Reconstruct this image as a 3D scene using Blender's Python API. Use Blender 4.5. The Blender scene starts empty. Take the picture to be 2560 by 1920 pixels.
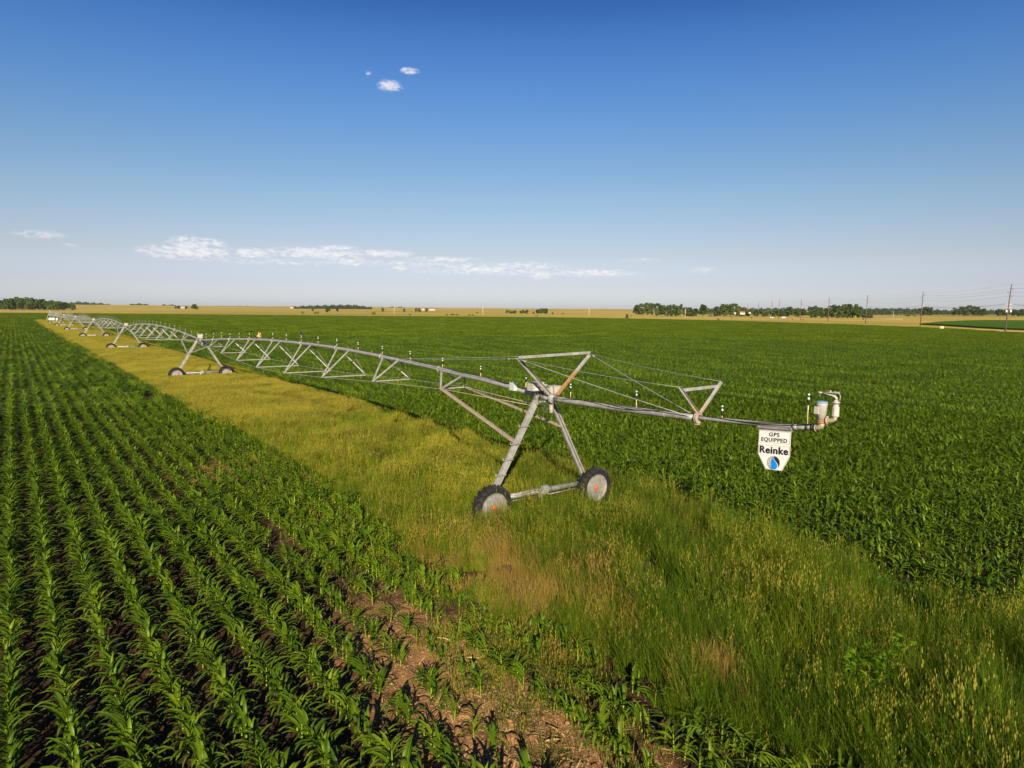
import bpy, bmesh, math, random
import numpy as np
from mathutils import Matrix, Vector
from mathutils import noise as mnoise
random.seed(7); rng = np.random.default_rng(7)
R_ = math.radians
scene = bpy.context.scene
COL = scene.collection

# ------------------------------------------------------------------ camera
IW, IH = 2560, 1920
F = 1705.28; PITCH = R_(6.196); ROLL = R_(0.424); H = 6.4
fw = np.array([0, math.cos(PITCH), -math.sin(PITCH)]); rt = np.array([1., 0, 0]); up = np.cross(rt, fw)
c_, s_ = math.cos(ROLL), math.sin(ROLL); r2 = c_*rt + s_*up; u2 = -s_*rt + c_*up
cam_d = bpy.data.cameras.new('camera'); cam = bpy.data.objects.new('camera', cam_d); COL.objects.link(cam)
cam_d.sensor_width = 36; cam_d.lens = 36*F/IW; cam_d.clip_end = 40000; cam_d.clip_start = 0.1
m = Matrix.Identity(4)
for i in range(3):
    m[i][0] = r2[i]; m[i][1] = u2[i]; m[i][2] = -fw[i]
m[2][3] = H
cam.matrix_world = m
scene.camera = cam
scene.render.engine = 'CYCLES'
scene.cycles.max_bounces = 5; scene.cycles.diffuse_bounces = 3; scene.cycles.transmission_bounces = 3
scene.cycles.transparent_max_bounces = 6; scene.cycles.volume_bounces = 0
scene.render.resolution_x = 1024; scene.render.resolution_y = 768
vs = scene.view_settings; vs.view_transform = 'Standard'; vs.look = 'None'; vs.gamma = 1; vs.use_curve_mapping = False
EXPO = 1.2; vs.exposure = EXPO

def ray(px, py): return fw + (px-IW/2)/F*r2 - (py-IH/2)/F*u2
def at(px, py, z=0.0):
    d = ray(px, py); t = (z-H)/d[2]; return np.array([0, 0, H]) + t*d
def atd(px, py, dist):
    d = ray(px, py); return np.array([0, 0, H]) + d*dist/d[1]
def hor(px): return 774.9 + (px-1280)*math.tan(ROLL)          # image row of the true horizon

# ------------------------------------------------------------------ sun, sky
SUN_EL = R_(23); SUN_AZ = R_(177.5)                     # sun stands behind the camera, a little to its right
sd = bpy.data.lights.new('sun', 'SUN'); so = bpy.data.objects.new('sun', sd); COL.objects.link(so)
sd.energy = 5.0; sd.angle = R_(0.5); sd.color = (1.0, 0.86, 0.64)
sv = Vector((math.sin(SUN_AZ)*math.cos(SUN_EL), math.cos(SUN_AZ)*math.cos(SUN_EL), math.sin(SUN_EL)))
so.rotation_euler = sv.to_track_quat('Z', 'Y').to_euler()
so.location = (0, -30, 40)

w = bpy.data.worlds.new('World'); scene.world = w; w.use_nodes = True
NT = w.node_tree; N = NT.nodes; L = NT.links
bg = N['Background']; bg.inputs['Strength'].default_value = 0.095
sky = N.new('ShaderNodeTexSky'); sky.sky_type = 'NISHITA'; sky.sun_disc = False
sky.sun_elevation = SUN_EL; sky.sun_rotation = SUN_AZ; sky.altitude = 600
sky.air_density = 1.0; sky.dust_density = 1.2; sky.ozone_density = 2.5
hs = N.new('ShaderNodeHueSaturation'); hs.inputs['Saturation'].default_value = 1.12; L.new(sky.outputs[0], hs.inputs['Color'])
def mth(op, a, b=None, c=None, clamp=False, nt=None):
    n = (nt or NT).nodes.new('ShaderNodeMath'); n.operation = op; n.use_clamp = clamp
    for i, v in enumerate((a, b, c)):
        if v is None: continue
        if isinstance(v, (int, float)): n.inputs[i].default_value = v
        else: (nt or NT).links.new(v, n.inputs[i])
    return n.outputs[0]
tc = N.new('ShaderNodeTexCoord'); sp = N.new('ShaderNodeSeparateXYZ'); L.new(tc.outputs['Generated'], sp.inputs[0])
azn = mth('ARCTAN2', sp.outputs[0], sp.outputs[1]); eln = mth('ARCSINE', sp.outputs[2])
# clouds of the sky: (px, py, half width, half height, strength)
CL = [(474,630,118,18,.85),(468,612,48,20,.8),(520,612,44,16,.7),(629,633,52,12,.85),(715,632,90,9,.5),(792,632,118,14,.9),(845,622,50,10,.6),(870,654,52,11,.75),(958,634,72,9,.85),(1002,667,20,11,.75),(700,655,200,8,.3),(1050,660,180,10,.35),(1280,680,260,9,.4),
      (1110,648,84,6,.65),(1211,674,78,11,.85),(1313,664,90,9,.55),(1349,688,32,10,.8),(1472,682,115,9,.65),(1605,650,50,5,.35),
      (1757,676,34,8,.35),(98,586,64,10,.35),(1130,665,90,10,.35),(973,214,26,12,.95),(953,211,12,5,.5),(996,221,12,5,.5),
      (1024,177,22,7,.75),(921,183,7,4,.4),(175,612,20,5,.25)]
comb = N.new('ShaderNodeCombineXYZ'); L.new(azn, comb.inputs[0]); L.new(eln, comb.inputs[1])
nz = N.new('ShaderNodeTexNoise'); nz.inputs['Scale'].default_value = 82; nz.inputs['Detail'].default_value = 12; nz.inputs['Roughness'].default_value = .68; nz.inputs['Distortion'].default_value = .35
mp = N.new('ShaderNodeMapping'); mp.inputs['Scale'].default_value = (1, 2.5, 1); L.new(comb.outputs[0], mp.inputs[0]); L.new(mp.outputs[0], nz.inputs['Vector'])
dens = None
for (px, py, hw, hh, st) in CL:
    d = ray(px, py); a0 = math.atan2(d[0], d[1]); e0 = math.atan2(d[2], math.hypot(d[0], d[1]))
    sc = math.cos(a0)**2/F
    a = mth('MULTIPLY', mth('SUBTRACT', azn, a0), 1/(hw*sc)); b = mth('MULTIPLY', mth('SUBTRACT', eln, e0), 1/(hh*math.cos(a0)/F))
    rr = mth('SQRT', mth('ADD', mth('MULTIPLY', a, a), mth('MULTIPLY', b, b)))
    v = mth('MULTIPLY', mth('SUBTRACT', 1.25, rr, clamp=True), st)
    dens = v if dens is None else mth('MAXIMUM', dens, v)
nn = mth('MULTIPLY', mth('SUBTRACT', nz.outputs[0], .505), 4.4)
cover = mth('MULTIPLY', mth('ADD', mth('MULTIPLY', dens, 1.0), mth('MULTIPLY', nn, mth('MINIMUM', mth('MULTIPLY', dens, 2.2), 1.0))), .95)
cover = mth('MULTIPLY', mth('SMOOTH_MIN', cover, .78, .35), 1.0, clamp=True)
cmask = mth('MULTIPLY', cover, mth('GREATER_THAN', dens, .001), clamp=True)
def lin(c): c = c/255; return c/12.92 if c < .04045 else ((c+.055)/1.055)**2.4
tint = N.new('ShaderNodeValToRGB'); L.new(mth('DIVIDE', eln, .5, clamp=True), tint.inputs[0]); tint.color_ramp.interpolation = 'LINEAR'
rows_ = [(12, (90, 129, 174), (56, 106, 178)), (112, (96, 136, 182), (74, 127, 198)), (212, (105, 146, 191), (92, 144, 210)), (312, (115, 157, 202), (110, 159, 217)), (412, (128, 172, 213), (132, 176, 220)),
         (500, (144, 187, 222), (155, 192, 224)), (575, (162, 202, 226), (178, 203, 226)), (640, (180, 214, 224), (197, 211, 224)), (712, (200, 217, 201), (210, 218, 226)), (755, (193, 199, 178), (212, 217, 222))]
els = [math.atan2(*(lambda d: (d[2], math.hypot(d[0], d[1])))(ray(1400, y)))/.5 for y, a, b in rows_]
KT = 2.0
for i, (y, a, b) in enumerate(reversed(rows_)):
    e_ = list(reversed(els))[i]; el_ = tint.color_ramp.elements[i] if i < 2 else tint.color_ramp.elements.new(e_)
    el_.position = e_; el_.color = tuple(lin(q_)/lin(p_)/2**EXPO/KT for p_, q_ in zip(a, b))+(1,)
tm = N.new('ShaderNodeMixRGB'); tm.blend_type = 'MULTIPLY'; tm.inputs[0].default_value = 1; L.new(hs.outputs[0], tm.inputs[1]); L.new(tint.outputs[0], tm.inputs[2])
tk = N.new('ShaderNodeMixRGB'); tk.blend_type = 'MULTIPLY'; tk.inputs[0].default_value = 1; L.new(tm.outputs[0], tk.inputs[1]); tk.inputs[2].default_value = (KT, KT, KT, 1)
mix = N.new('ShaderNodeMixRGB'); L.new(cmask, mix.inputs[0]); L.new(tk.outputs[0], mix.inputs[1]); cn = N.new('ShaderNodeTexNoise'); cn.inputs['Scale'].default_value = 120; cn.inputs['Detail'].default_value = 5; L.new(mp.outputs[0], cn.inputs['Vector'])
cr_ = N.new('ShaderNodeMixRGB'); L.new(mth('MULTIPLY', mth('SUBTRACT', cn.outputs[0], .36), 3.2, clamp=True), cr_.inputs[0]); ks = 5.8/2**(EXPO-.85)
cr_.inputs[1].default_value = (ks*.80, ks*.82, ks*.90, 1); cr_.inputs[2].default_value = (ks*1.08, ks*1.0, ks*.98, 1); L.new(cr_.outputs[0], mix.inputs[2])
L.new(mix.outputs[0], bg.inputs[0])

# ------------------------------------------------------------------ frame of the machine
AZ = R_(-36.15)
V = np.array([math.sin(AZ), math.cos(AZ), 0]); B = np.array([math.cos(AZ), -math.sin(AZ), 0]); M = np.array([1.037, 20.877, 0])
S = 47.86
def PA(p, a, z=0): return M + B*p + V*a + np.array([0, 0, z])
def toPA(q): d = np.asarray(q) - M; return d@B, d@V

# ------------------------------------------------------------------ helpers
def tag(o, label=None, cat=None, group=None, kind=None):
    if label: o['label'] = label
    if cat: o['category'] = cat
    if group: o['group'] = group
    if kind: o['kind'] = kind
    return o
def empty(name, loc, rz=0):
    o = bpy.data.objects.new(name, None); COL.objects.link(o); o.location = loc; o.rotation_euler = (0, 0, rz); o.empty_display_size = .2
    return o
def mesh(name, verts, faces, mats, midx=None, smooth=False):
    me = bpy.data.meshes.new(name)
    verts = np.asarray(verts, dtype=np.float32).reshape(-1, 3)
    if isinstance(faces, np.ndarray):
        nf, k = faces.shape
        me.vertices.add(len(verts)); me.vertices.foreach_set('co', verts.ravel())
        me.loops.add(nf*k); me.loops.foreach_set('vertex_index', faces.astype(np.int32).ravel())
        me.polygons.add(nf); me.polygons.foreach_set('loop_start', np.arange(nf, dtype=np.int32)*k)
        me.update(calc_edges=True)
    else:
        me.from_pydata([tuple(map(float, v)) for v in verts], [], faces); me.update()
    for mt in (mats if isinstance(mats, (list, tuple)) else [mats]): me.materials.append(mt)
    if midx is not None: me.polygons.foreach_set('material_index', np.asarray(midx, dtype=np.int32))
    if smooth: me.polygons.foreach_set('use_smooth', np.ones(len(me.polygons), dtype=bool))
    me.update(); return me
def link(name, me, parent=None, loc=None):
    o = bpy.data.objects.new(name, me); COL.objects.link(o)
    if parent: o.parent = parent
    if loc is not None: o.location = loc
    return o
class MB:
    "collects solids into one mesh"
    def __init__(s): s.v = []; s.f = []; s.m = []; s.cur = 0; s.sm = []
    def add(s, vs, fs, smooth=False):
        n = len(s.v); s.v += [tuple(map(float, q)) for q in vs]; s.f += [tuple(i+n for i in f) for f in fs]; s.m += [s.cur]*len(fs); s.sm += [smooth]*len(fs)
    def box(s, c, ax, ay, az):
        "half-axis vectors"
        c, ax, ay, az = (np.asarray(q, float) for q in (c, ax, ay, az))
        vs = [c+i*ax+j*ay+k*az for i in (-1, 1) for j in (-1, 1) for k in (-1, 1)]
        s.add(vs, [(0,1,3,2),(4,6,7,5),(0,4,5,1),(2,3,7,6),(0,2,6,4),(1,5,7,3)])
    def frame(s, a, b, hint=(0, 0, 1)):
        d = np.asarray(b, float)-np.asarray(a, float); l = np.linalg.norm(d); d = d/l; h = np.asarray(hint, float)
        if abs(d@h) > .97: h = np.array([1., 0, 0])
        x = np.cross(d, h); x /= np.linalg.norm(x); y = np.cross(x, d); return d, x, y, l
    def bar(s, a, b, wx, wy, hint=(0, 0, 1)):
        a, b = np.asarray(a, float), np.asarray(b, float); d, x, y, l = s.frame(a, b, hint); s.box((a+b)/2, d*l/2, x*wx/2, y*wy/2)
    def angle(s, a, b, w, t=.008, hint=(0, 0, 1), side=1):
        "steel angle profile (L section)"
        a, b = np.asarray(a, float), np.asarray(b, float); d, x, y, l = s.frame(a, b, hint); c = (a+b)/2
        s.box(c, d*l/2, x*w/2, y*t/2); s.box(c + x*side*(w/2-t/2) + y*(w/2+t/2), d*l/2, x*t/2, y*w/2)
    def tube(s, pts, r, n=8, cap=True):
        pts = [np.asarray(p, float) for p in pts]; rs = r if isinstance(r, (list, tuple)) else [r]*len(pts)
        base = len(s.v); px = None
        for i, p in enumerate(pts):
            d = pts[min(i+1, len(pts)-1)]-pts[max(i-1, 0)]; nd = np.linalg.norm(d); d = d/nd if nd > 1e-9 else np.array([0, 0, 1.])
            if px is None:
                h = np.array([0, 0, 1.]) if abs(d[2]) < .9 else np.array([1., 0, 0]); px = np.cross(d, h)
            px = px - d*(px@d); px /= np.linalg.norm(px); py = np.cross(d, px)
            for k in range(n):
                a = 2*math.pi*k/n; s.v.append(tuple(p + rs[i]*(math.cos(a)*px + math.sin(a)*py)))
        for i in range(len(pts)-1):
            for k in range(n):
                a, b = base+i*n+k, base+i*n+(k+1) % n; s.f.append((a, b, b+n, a+n)); s.m.append(s.cur); s.sm.append(True)
        if cap:
            s.f.append(tuple(base+k for k in reversed(range(n)))); s.m.append(s.cur); s.sm.append(False)
            e = base+(len(pts)-1)*n; s.f.append(tuple(e+k for k in range(n))); s.m.append(s.cur); s.sm.append(False)
    def lathe(s, c, axis, prof, n=16):
        "prof: list of (distance along axis, radius)"
        axis = np.asarray(axis, float); axis /= np.linalg.norm(axis); c = np.asarray(c, float)
        s.tube2([c+axis*t for t, r in prof], [max(r, 1e-4) for t, r in prof], axis, n)
    def tube2(s, pts, rs, d, n):
        h = np.array([0, 0, 1.]) if abs(d[2]) < .9 else np.array([1., 0, 0]); px = np.cross(d, h); px /= np.linalg.norm(px); py = np.cross(d, px); base = len(s.v)
        for p, r in zip(pts, rs):
            for k in range(n):
                a = 2*math.pi*k/n; s.v.append(tuple(p + r*(math.cos(a)*px + math.sin(a)*py)))
        for i in range(len(pts)-1):
            for k in range(n):
                a, b = base+i*n+k, base+i*n+(k+1) % n; s.f.append((a, b, b+n, a+n)); s.m.append(s.cur); s.sm.append(True)
        s.f.append(tuple(base+k for k in reversed(range(n)))); s.m.append(s.cur); s.sm.append(False)
        e = base+(len(pts)-1)*n; s.f.append(tuple(e+k for k in range(n))); s.m.append(s.cur); s.sm.append(False)
    def sphere(s, c, r, n=10, m_=6, sc=(1, 1, 1)):
        c = np.asarray(c, float); vs = [c+np.array([0, 0, r*sc[2]])]
        for i in range(1, m_):
            t = math.pi*i/m_
            for k in range(n):
                a = 2*math.pi*k/n; vs.append(c+r*np.array([math.sin(t)*math.cos(a)*sc[0], math.sin(t)*math.sin(a)*sc[1], math.cos(t)*sc[2]]))
        vs.append(c-np.array([0, 0, r*sc[2]])); fs = []
        for k in range(n): fs.append((0, 1+k, 1+(k+1) % n))
        for i in range(m_-2):
            for k in range(n): a = 1+i*n+k; b = 1+i*n+(k+1) % n; fs.append((a, a+n, b+n, b))
        l = len(vs)-1
        for k in range(n): fs.append((l, l-n+(k+1) % n, l-n+k))
        s.add(vs, fs, True)
    def mesh(s, name, mats):
        me = mesh(name, s.v, s.f, mats, s.m); me.polygons.foreach_set('use_smooth', np.array(s.sm, dtype=bool)); return me
    def build(s, name, mats, parent=None, loc=None): return link(name, s.mesh(name, mats), parent, loc)

# ------------------------------------------------------------------ materials
def newmat(name):
    mt = bpy.data.materials.new(name); mt.use_nodes = True; return mt, mt.node_tree, mt.node_tree.nodes['Principled BSDF']
def noise(nt, scale, detail=4, rough=.55, coord=None, vec=None, dist=0):
    n = nt.nodes.new('ShaderNodeTexNoise'); n.inputs['Scale'].default_value = scale; n.inputs['Detail'].default_value = detail; n.inputs['Roughness'].default_value = rough; n.inputs['Distortion'].default_value = dist
    if vec is None:
        if coord == 'object': t = nt.nodes.new('ShaderNodeTexCoord'); vec = t.outputs['Object']
        else: g = nt.nodes.new('ShaderNodeNewGeometry'); vec = g.outputs['Position']
    nt.links.new(vec, n.inputs['Vector']); return n.outputs[0]
def ramp(nt, fac, stops):
    r = nt.nodes.new('ShaderNodeValToRGB'); nt.links.new(fac, r.inputs[0]); e = r.color_ramp.elements
    for i, (p, c) in enumerate(stops):
        el = e[i] if i < 2 else e.new(p)
        el.position = p; el.color = tuple(c)+(1,) if len(c) == 3 else c
    return r.outputs[0]
def mixc(nt, fac, a, b, mode='MIX'):
    n = nt.nodes.new('ShaderNodeMixRGB'); n.blend_type = mode
    for i, v in enumerate((fac, a, b)):
        if isinstance(v, (int, float)): n.inputs[i].default_value = v
        elif isinstance(v, tuple): n.inputs[i].default_value = v+(1,) if len(v) == 3 else v
        else: nt.links.new(v, n.inputs[i])
    return n.outputs[0]
def plain(name, col, rough=.6, metal=0, var=.12, scale=8, spec=.5, rust=0, bump=0):
    mt, nt, b = newmat(name); f = noise(nt, scale, 5, .6, 'object')
    c = ramp(nt, f, [(.3, tuple(max(0, x*(1-var)) for x in col)), (.7, tuple(min(1, x*(1+var)) for x in col))])
    if rust:
        f2 = noise(nt, 14, 6, .7, 'object'); g = ramp(nt, f2, [(.62-rust*.2, (0, 0, 0)), (.72-rust*.2, (1, 1, 1))])
        c = mixc(nt, g, c, (.30, .13, .05))
    nt.links.new(c, b.inputs['Base Color']); b.inputs['Roughness'].default_value = rough; b.inputs['Metallic'].default_value = metal
    b.inputs['Specular IOR Level'].default_value = spec
    if bump:
        bp = nt.nodes.new('ShaderNodeBump'); bp.inputs['Strength'].default_value = bump; bp.inputs['Distance'].default_value = .02; nt.links.new(f, bp.inputs['Height']); nt.links.new(bp.outputs[0], b.inputs['Normal'])
    return mt
galv = plain('galvanised_steel', (.245, .242, .235), .5, .3, .3, 5, .5)
galv_rusty = plain('rusting_galvanised_steel', (.26, .225, .185), .6, .2, .2, 6, .4, rust=.35)
rustm = plain('rusty_steel', (.21, .115, .055), .8, 0, .35, 12, .3)
black = plain('black_rubber', (.008, .008, .008), .8, 0, .5, 9, .3)
cablem = plain('black_cable', (.015, .015, .017), .5, 0, .2)
whitep = plain('white_paint', (.50, .49, .46), .5, 0, .05, 5, .5)
creamp = plain('weathered_cream_paint', (.29, .28, .255), .55, 0, .15, 14, .5, rust=.25)
mint = plain('pale_plastic_box', (.31, .37, .34), .45, 0, .05)
orange = plain('orange_hub_paint', (.45, .06, .012), .6, 0, .2, 20)
diskm = plain('dusty_wheel_disc', (.185, .18, .165), .6, .2, .35, 7, .4)
blackp = plain('black_plastic', (.012, .012, .014), .4, 0, .2)
bluep = plain('pale_blue_plastic', (.35, .62, .75), .35, 0, .1)
tan = plain('tan_riser_pipe', (.48, .36, .22), .7, 0, .25, 12)
signw = plain('sign_white', (.56, .555, .545), .4, 0, .03)
signb = plain('sign_black', (.010, .006, .014), .7, 0, .1)
signblue = plain('sign_blue', (.0, .19, .62), .4, 0, .03)
signp = plain('sign_pinkish_line', (.55, .25, .32), .4, 0, .1)
bluetop = plain('blue_grey_lid', (.12, .19, .27), .5, 0, .2)
brassy = plain('tan_cast_iron', (.23, .20, .14), .6, .1, .25, 18, .4, rust=.15)
woodp = plain('dark_pole_wood', (.075, .055, .045), .85, 0, .3, 3)
palep = plain('pale_post_wood', (.45, .41, .34), .8, 0, .15, 3)
wirem = plain('wire', (.2, .2, .22), .5, .3)
redr = plain('red_brown_roof', (.22, .07, .05), .8)
greyr = plain('grey_roof', (.22, .22, .24), .8)
haym = plain('dry_hay', (.42, .33, .19), .95, 0, .3, 6, .1, bump=.6)
hayold = plain('old_brown_hay', (.10, .065, .04), .95, 0, .3, 6, .1)
haydark = plain('dark_hay_end', (.06, .045, .035), .95, 0, .3, 6, .1)  # end face toned darker than the bale's side
glassd = plain('dark_window', (.03, .035, .04), .2)
birdblack = plain('black_feathers', (.012, .012, .014), .6)
birdbrown = plain('brown_feathers', (.16, .07, .035), .8, 0, .3, 60)
birdorange = plain('rufous_feathers', (.60, .27, .09), .8, 0, .3, 40)
birdgrey = plain('slate_feathers', (.35, .38, .42), .7, 0, .2, 40)
barkm = plain('bark', (.16, .12, .085), .9, 0, .3, 2)

def leafy(name, stops, rough=.5, spec=.4, transl=.3, scale=.9, rand=.35, gloss=None):
    mt, nt, b = newmat(name)
    oi = nt.nodes.new('ShaderNodeObjectInfo')
    f = noise(nt, scale, 3, .6)
    f2 = mth('ADD', mth('MULTIPLY', f, 1-rand, nt=nt), mth('MULTIPLY', oi.outputs['Random'], rand, nt=nt), nt=nt)
    c = ramp(nt, f2, stops); nt.links.new(c, b.inputs['Base Color'])
    b.inputs['Roughness'].default_value = rough; b.inputs['Specular IOR Level'].default_value = spec
    tr = nt.nodes.new('ShaderNodeBsdfTranslucent'); nt.links.new(mixc(nt, 1.0, c, (1.5, 1.6, .7), 'MULTIPLY'), tr.inputs[0])
    ms = nt.nodes.new('ShaderNodeMixShader'); ms.inputs[0].default_value = transl
    nt.links.new(b.outputs[0], ms.inputs[1]); nt.links.new(tr.outputs[0], ms.inputs[2]); nt.links.new(ms.outputs[0], nt.nodes['Material Output'].inputs[0])
    return mt
corn_leaf = leafy('corn_leaf', [(.25, (.034, .066, .004)), (.5, (.068, .116, .005)), (.72, (.120, .174, .009)), (.9, (.21, .21, .02))], .42, .17, .30, 5, .35)
corn_leaf_far = leafy('corn_leaf_far', [(.3, (.062, .096, .007)), (.7, (.088, .128, .010))], .7, .04, .25, .05, .25)
corn_stalk = leafy('corn_stalk', [(.3, (.15, .22, .014)), (.7, (.22, .29, .026))], .45, .4, .2, 1.4, .4)
hempm = leafy('hemp_leaf', [(.3, (.085, .17, .006)), (.7, (.12, .22, .008))], .6, .05, .35, 3, .3)
weedm = leafy('bright_weed_leaf', [(.3, (.06, .12, .008)), (.7, (.10, .17, .014))], .6, .2, .3, 1.5, .4)
TREE = [(.2, (.024, .045, .010)), (.5, (.042, .068, .013)), (.8, (.075, .095, .018))]
tree_leaf = leafy('tree_leaves', TREE, .6, .2, .2, .35, .5)
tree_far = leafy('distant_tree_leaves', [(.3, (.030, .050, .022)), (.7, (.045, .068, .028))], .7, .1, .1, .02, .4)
bush_leaf = leafy('bush_leaves', [(.3, (.06, .10, .02)), (.7, (.10, .15, .03))], .6, .2, .2, .4, .5)

def pos_pa(nt):
    "node outputs (p, a) of the field's own axes from world position"
    g = nt.nodes.new('ShaderNodeNewGeometry'); out = []
    for ax in (B, V):
        s1 = nt.nodes.new('ShaderNodeVectorMath'); s1.operation = 'SUBTRACT'; nt.links.new(g.outputs['Position'], s1.inputs[0]); s1.inputs[1].default_value = tuple(M)
        d = nt.nodes.new('ShaderNodeVectorMath'); d.operation = 'DOT_PRODUCT'; nt.links.new(s1.outputs[0], d.inputs[0]); d.inputs[1].default_value = tuple(ax); out.append(d.outputs['Value'])
    return out
def grassmat(name, near, far, transl, rough=.6, rand=.75):
    "grass ripens from green near the end of the machine to gold further along the strip, with straw patches"
    mt, nt, b = newmat(name); p, a = pos_pa(nt)
    oi = nt.nodes.new('ShaderNodeObjectInfo')
    n1 = noise(nt, .22, 4, .6); n2 = noise(nt, .7, 3, .6, dist=.6)
    t = nt.nodes.new('ShaderNodeMapRange'); t.inputs[1].default_value = -7; t.inputs[2].default_value = 7
    ap = mth('SUBTRACT', a, mth('MULTIPLY', p, .9, nt=nt), nt=nt); nt.links.new(ap, t.inputs[0])
    f = mth('ADD', mth('MULTIPLY', t.outputs[0], .62, nt=nt), mth('MULTIPLY', mth('SUBTRACT', n1, .5, nt=nt), 2.6, nt=nt), nt=nt)
    f = mth('ADD', f, mth('MULTIPLY', mth('SUBTRACT', oi.outputs['Random'], .5, nt=nt), rand, nt=nt), clamp=True, nt=nt)
    c = mixc(nt, f, near, far)
    c = mixc(nt, ramp(nt, n2, [(.5, (0, 0, 0)), (.66, (.75, .75, .75))]), c, tuple(x*.58 for x in near))  # darker green patches, shade of the grass swales put into the colour
    n3 = noise(nt, .085, 5, .65, dist=.8)
    c = mixc(nt, ramp(nt, n3, [(.47, (0, 0, 0)), (.62, (.7, .7, .7))]), c, tuple(x*f_ for x, f_ in zip(near, (1.45, 1.35, 1.2))))
    # dry straw patch at the row ends
    def blob(p0, a0, rp, ra):
        x = mth('MULTIPLY', mth('SUBTRACT', p, p0, nt=nt), 1/rp, nt=nt); y = mth('MULTIPLY', mth('SUBTRACT', a, a0, nt=nt), 1/ra, nt=nt)
        return mth('SUBTRACT', 1.0, mth('SQRT', mth('ADD', mth('MULTIPLY', x, x, nt=nt), mth('MULTIPLY', y, y, nt=nt), nt=nt), nt=nt), nt=nt)
    m_ = mth('MAXIMUM', blob(-4.3, -4.2, 1.5, 4.0), mth('SUBTRACT', blob(-3.9, -9.2, .7, 1.0), .35, nt=nt), nt=nt); 
    m_ = mth('MULTIPLY', mth('ADD', m_, mth('MULTIPLY', mth('SUBTRACT', n2, .52, nt=nt), 3.0, nt=nt), nt=nt), 1.2, clamp=True, nt=nt); m_ = mth('MULTIPLY', mth('ADD', mth('SUBTRACT', m_, oi.outputs['Random'], nt=nt), .15, nt=nt), 3.0, clamp=True, nt=nt)
    c = mixc(nt, mth('MULTIPLY', m_, .85, nt=nt), c, (.27, .175, .045))
    nt.links.new(c, b.inputs['Base Color']); b.inputs['Roughness'].default_value = rough; b.inputs['Specular IOR Level'].default_value = .08
    tr = nt.nodes.new('ShaderNodeBsdfTranslucent'); nt.links.new(c, tr.inputs[0]); ms = nt.nodes.new('ShaderNodeMixShader'); ms.inputs[0].default_value = transl
    nt.links.new(b.outputs[0], ms.inputs[1]); nt.links.new(tr.outputs[0], ms.inputs[2]); nt.links.new(ms.outputs[0], nt.nodes['Material Output'].inputs[0])
    return mt
grass_blade = grassmat('grass_blade', (.046, .088, .004), (.135, .166, .008), .28)
grass_seed = grassmat('grass_seed_head', (.140, .135, .018), (.27, .235, .025), .25)
drym = leafy('dry_straw', [(.3, (.36, .22, .08)), (.7, (.52, .36, .16))], .8, .2, .1, 3, .5)

def soilmat():
    mt, nt, b = newmat('field_soil')
    f = noise(nt, 1.1, 6, .6); f2 = noise(nt, 26, 5, .7); g = noise(nt, 5, 5, .65)
    p_, a_ = pos_pa(nt)
    def bl(p0, a0, rp, ra):
        x = mth('MULTIPLY', mth('SUBTRACT', p_, p0, nt=nt), 1/rp, nt=nt); y = mth('MULTIPLY', mth('SUBTRACT', a_, a0, nt=nt), 1/ra, nt=nt)
        return mth('SUBTRACT', 1.3, mth('SQRT', mth('ADD', mth('MULTIPLY', x, x, nt=nt), mth('MULTIPLY', y, y, nt=nt), nt=nt), nt=nt), nt=nt)
    dm = mth('MAXIMUM', bl(-7.4, -7.6, 1.4, 4.6), bl(-6.9, 11, 1.6, 2.4), nt=nt); 
    dm = mth('MULTIPLY', mth('ADD', dm, mth('MULTIPLY', mth('SUBTRACT', f, .5, nt=nt), 1.5, nt=nt), nt=nt), 2.0, clamp=True, nt=nt)
    c = mixc(nt, dm, ramp(nt, f, [(.3, (.028, .015, .008)), (.7, (.055, .030, .016))]), ramp(nt, f, [(.3, (.125, .060, .021)), (.7, (.235, .120, .044))]))  # soil among the rows darkened to hold canopy shade; bare patches stay dry tan
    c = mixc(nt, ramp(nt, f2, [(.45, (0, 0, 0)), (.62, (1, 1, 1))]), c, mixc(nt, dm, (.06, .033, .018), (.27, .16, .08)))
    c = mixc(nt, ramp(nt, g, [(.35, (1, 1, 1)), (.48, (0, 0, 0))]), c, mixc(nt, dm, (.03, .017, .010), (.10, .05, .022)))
    nt.links.new(c, b.inputs['Base Color']); b.inputs['Roughness'].default_value = .95; b.inputs['Specular IOR Level'].default_value = .1
    bp = nt.nodes.new('ShaderNodeBump'); bp.inputs['Strength'].default_value = .8; bp.inputs['Distance'].default_value = .03; nt.links.new(f2, bp.inputs['Height']); nt.links.new(bp.outputs[0], b.inputs['Normal'])
    return mt
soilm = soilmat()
def groundmat():
    mt, nt, b = newmat('grassland')
    g = nt.nodes.new('ShaderNodeNewGeometry'); mpn = nt.nodes.new('ShaderNodeMapping'); mpn.inputs['Scale'].default_value = (.0016, .011, .01); nt.links.new(g.outputs['Position'], mpn.inputs[0])
    f = noise(nt, 1.0, 5, .6, vec=mpn.outputs[0]); f2 = noise(nt, .03, 5, .6)
    c = ramp(nt, f, [(.36, (.17, .165, .036)), (.47, (.30, .235, .058)), (.58, (.42, .31, .09)), (.7, (.24, .205, .05))])
    c = mixc(nt, ramp(nt, f2, [(.5, (0, 0, 0)), (.75, (.5, .5, .5))]), c, (.17, .17, .045))
    nt.links.new(c, b.inputs['Base Color']); b.inputs['Roughness'].default_value = 1; b.inputs['Specular IOR Level'].default_value = 0
    return mt
groundm = groundmat()
trackm = plain('pale_dirt', (.45, .36, .22), .95, 0, .15, .5, .1)

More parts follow.
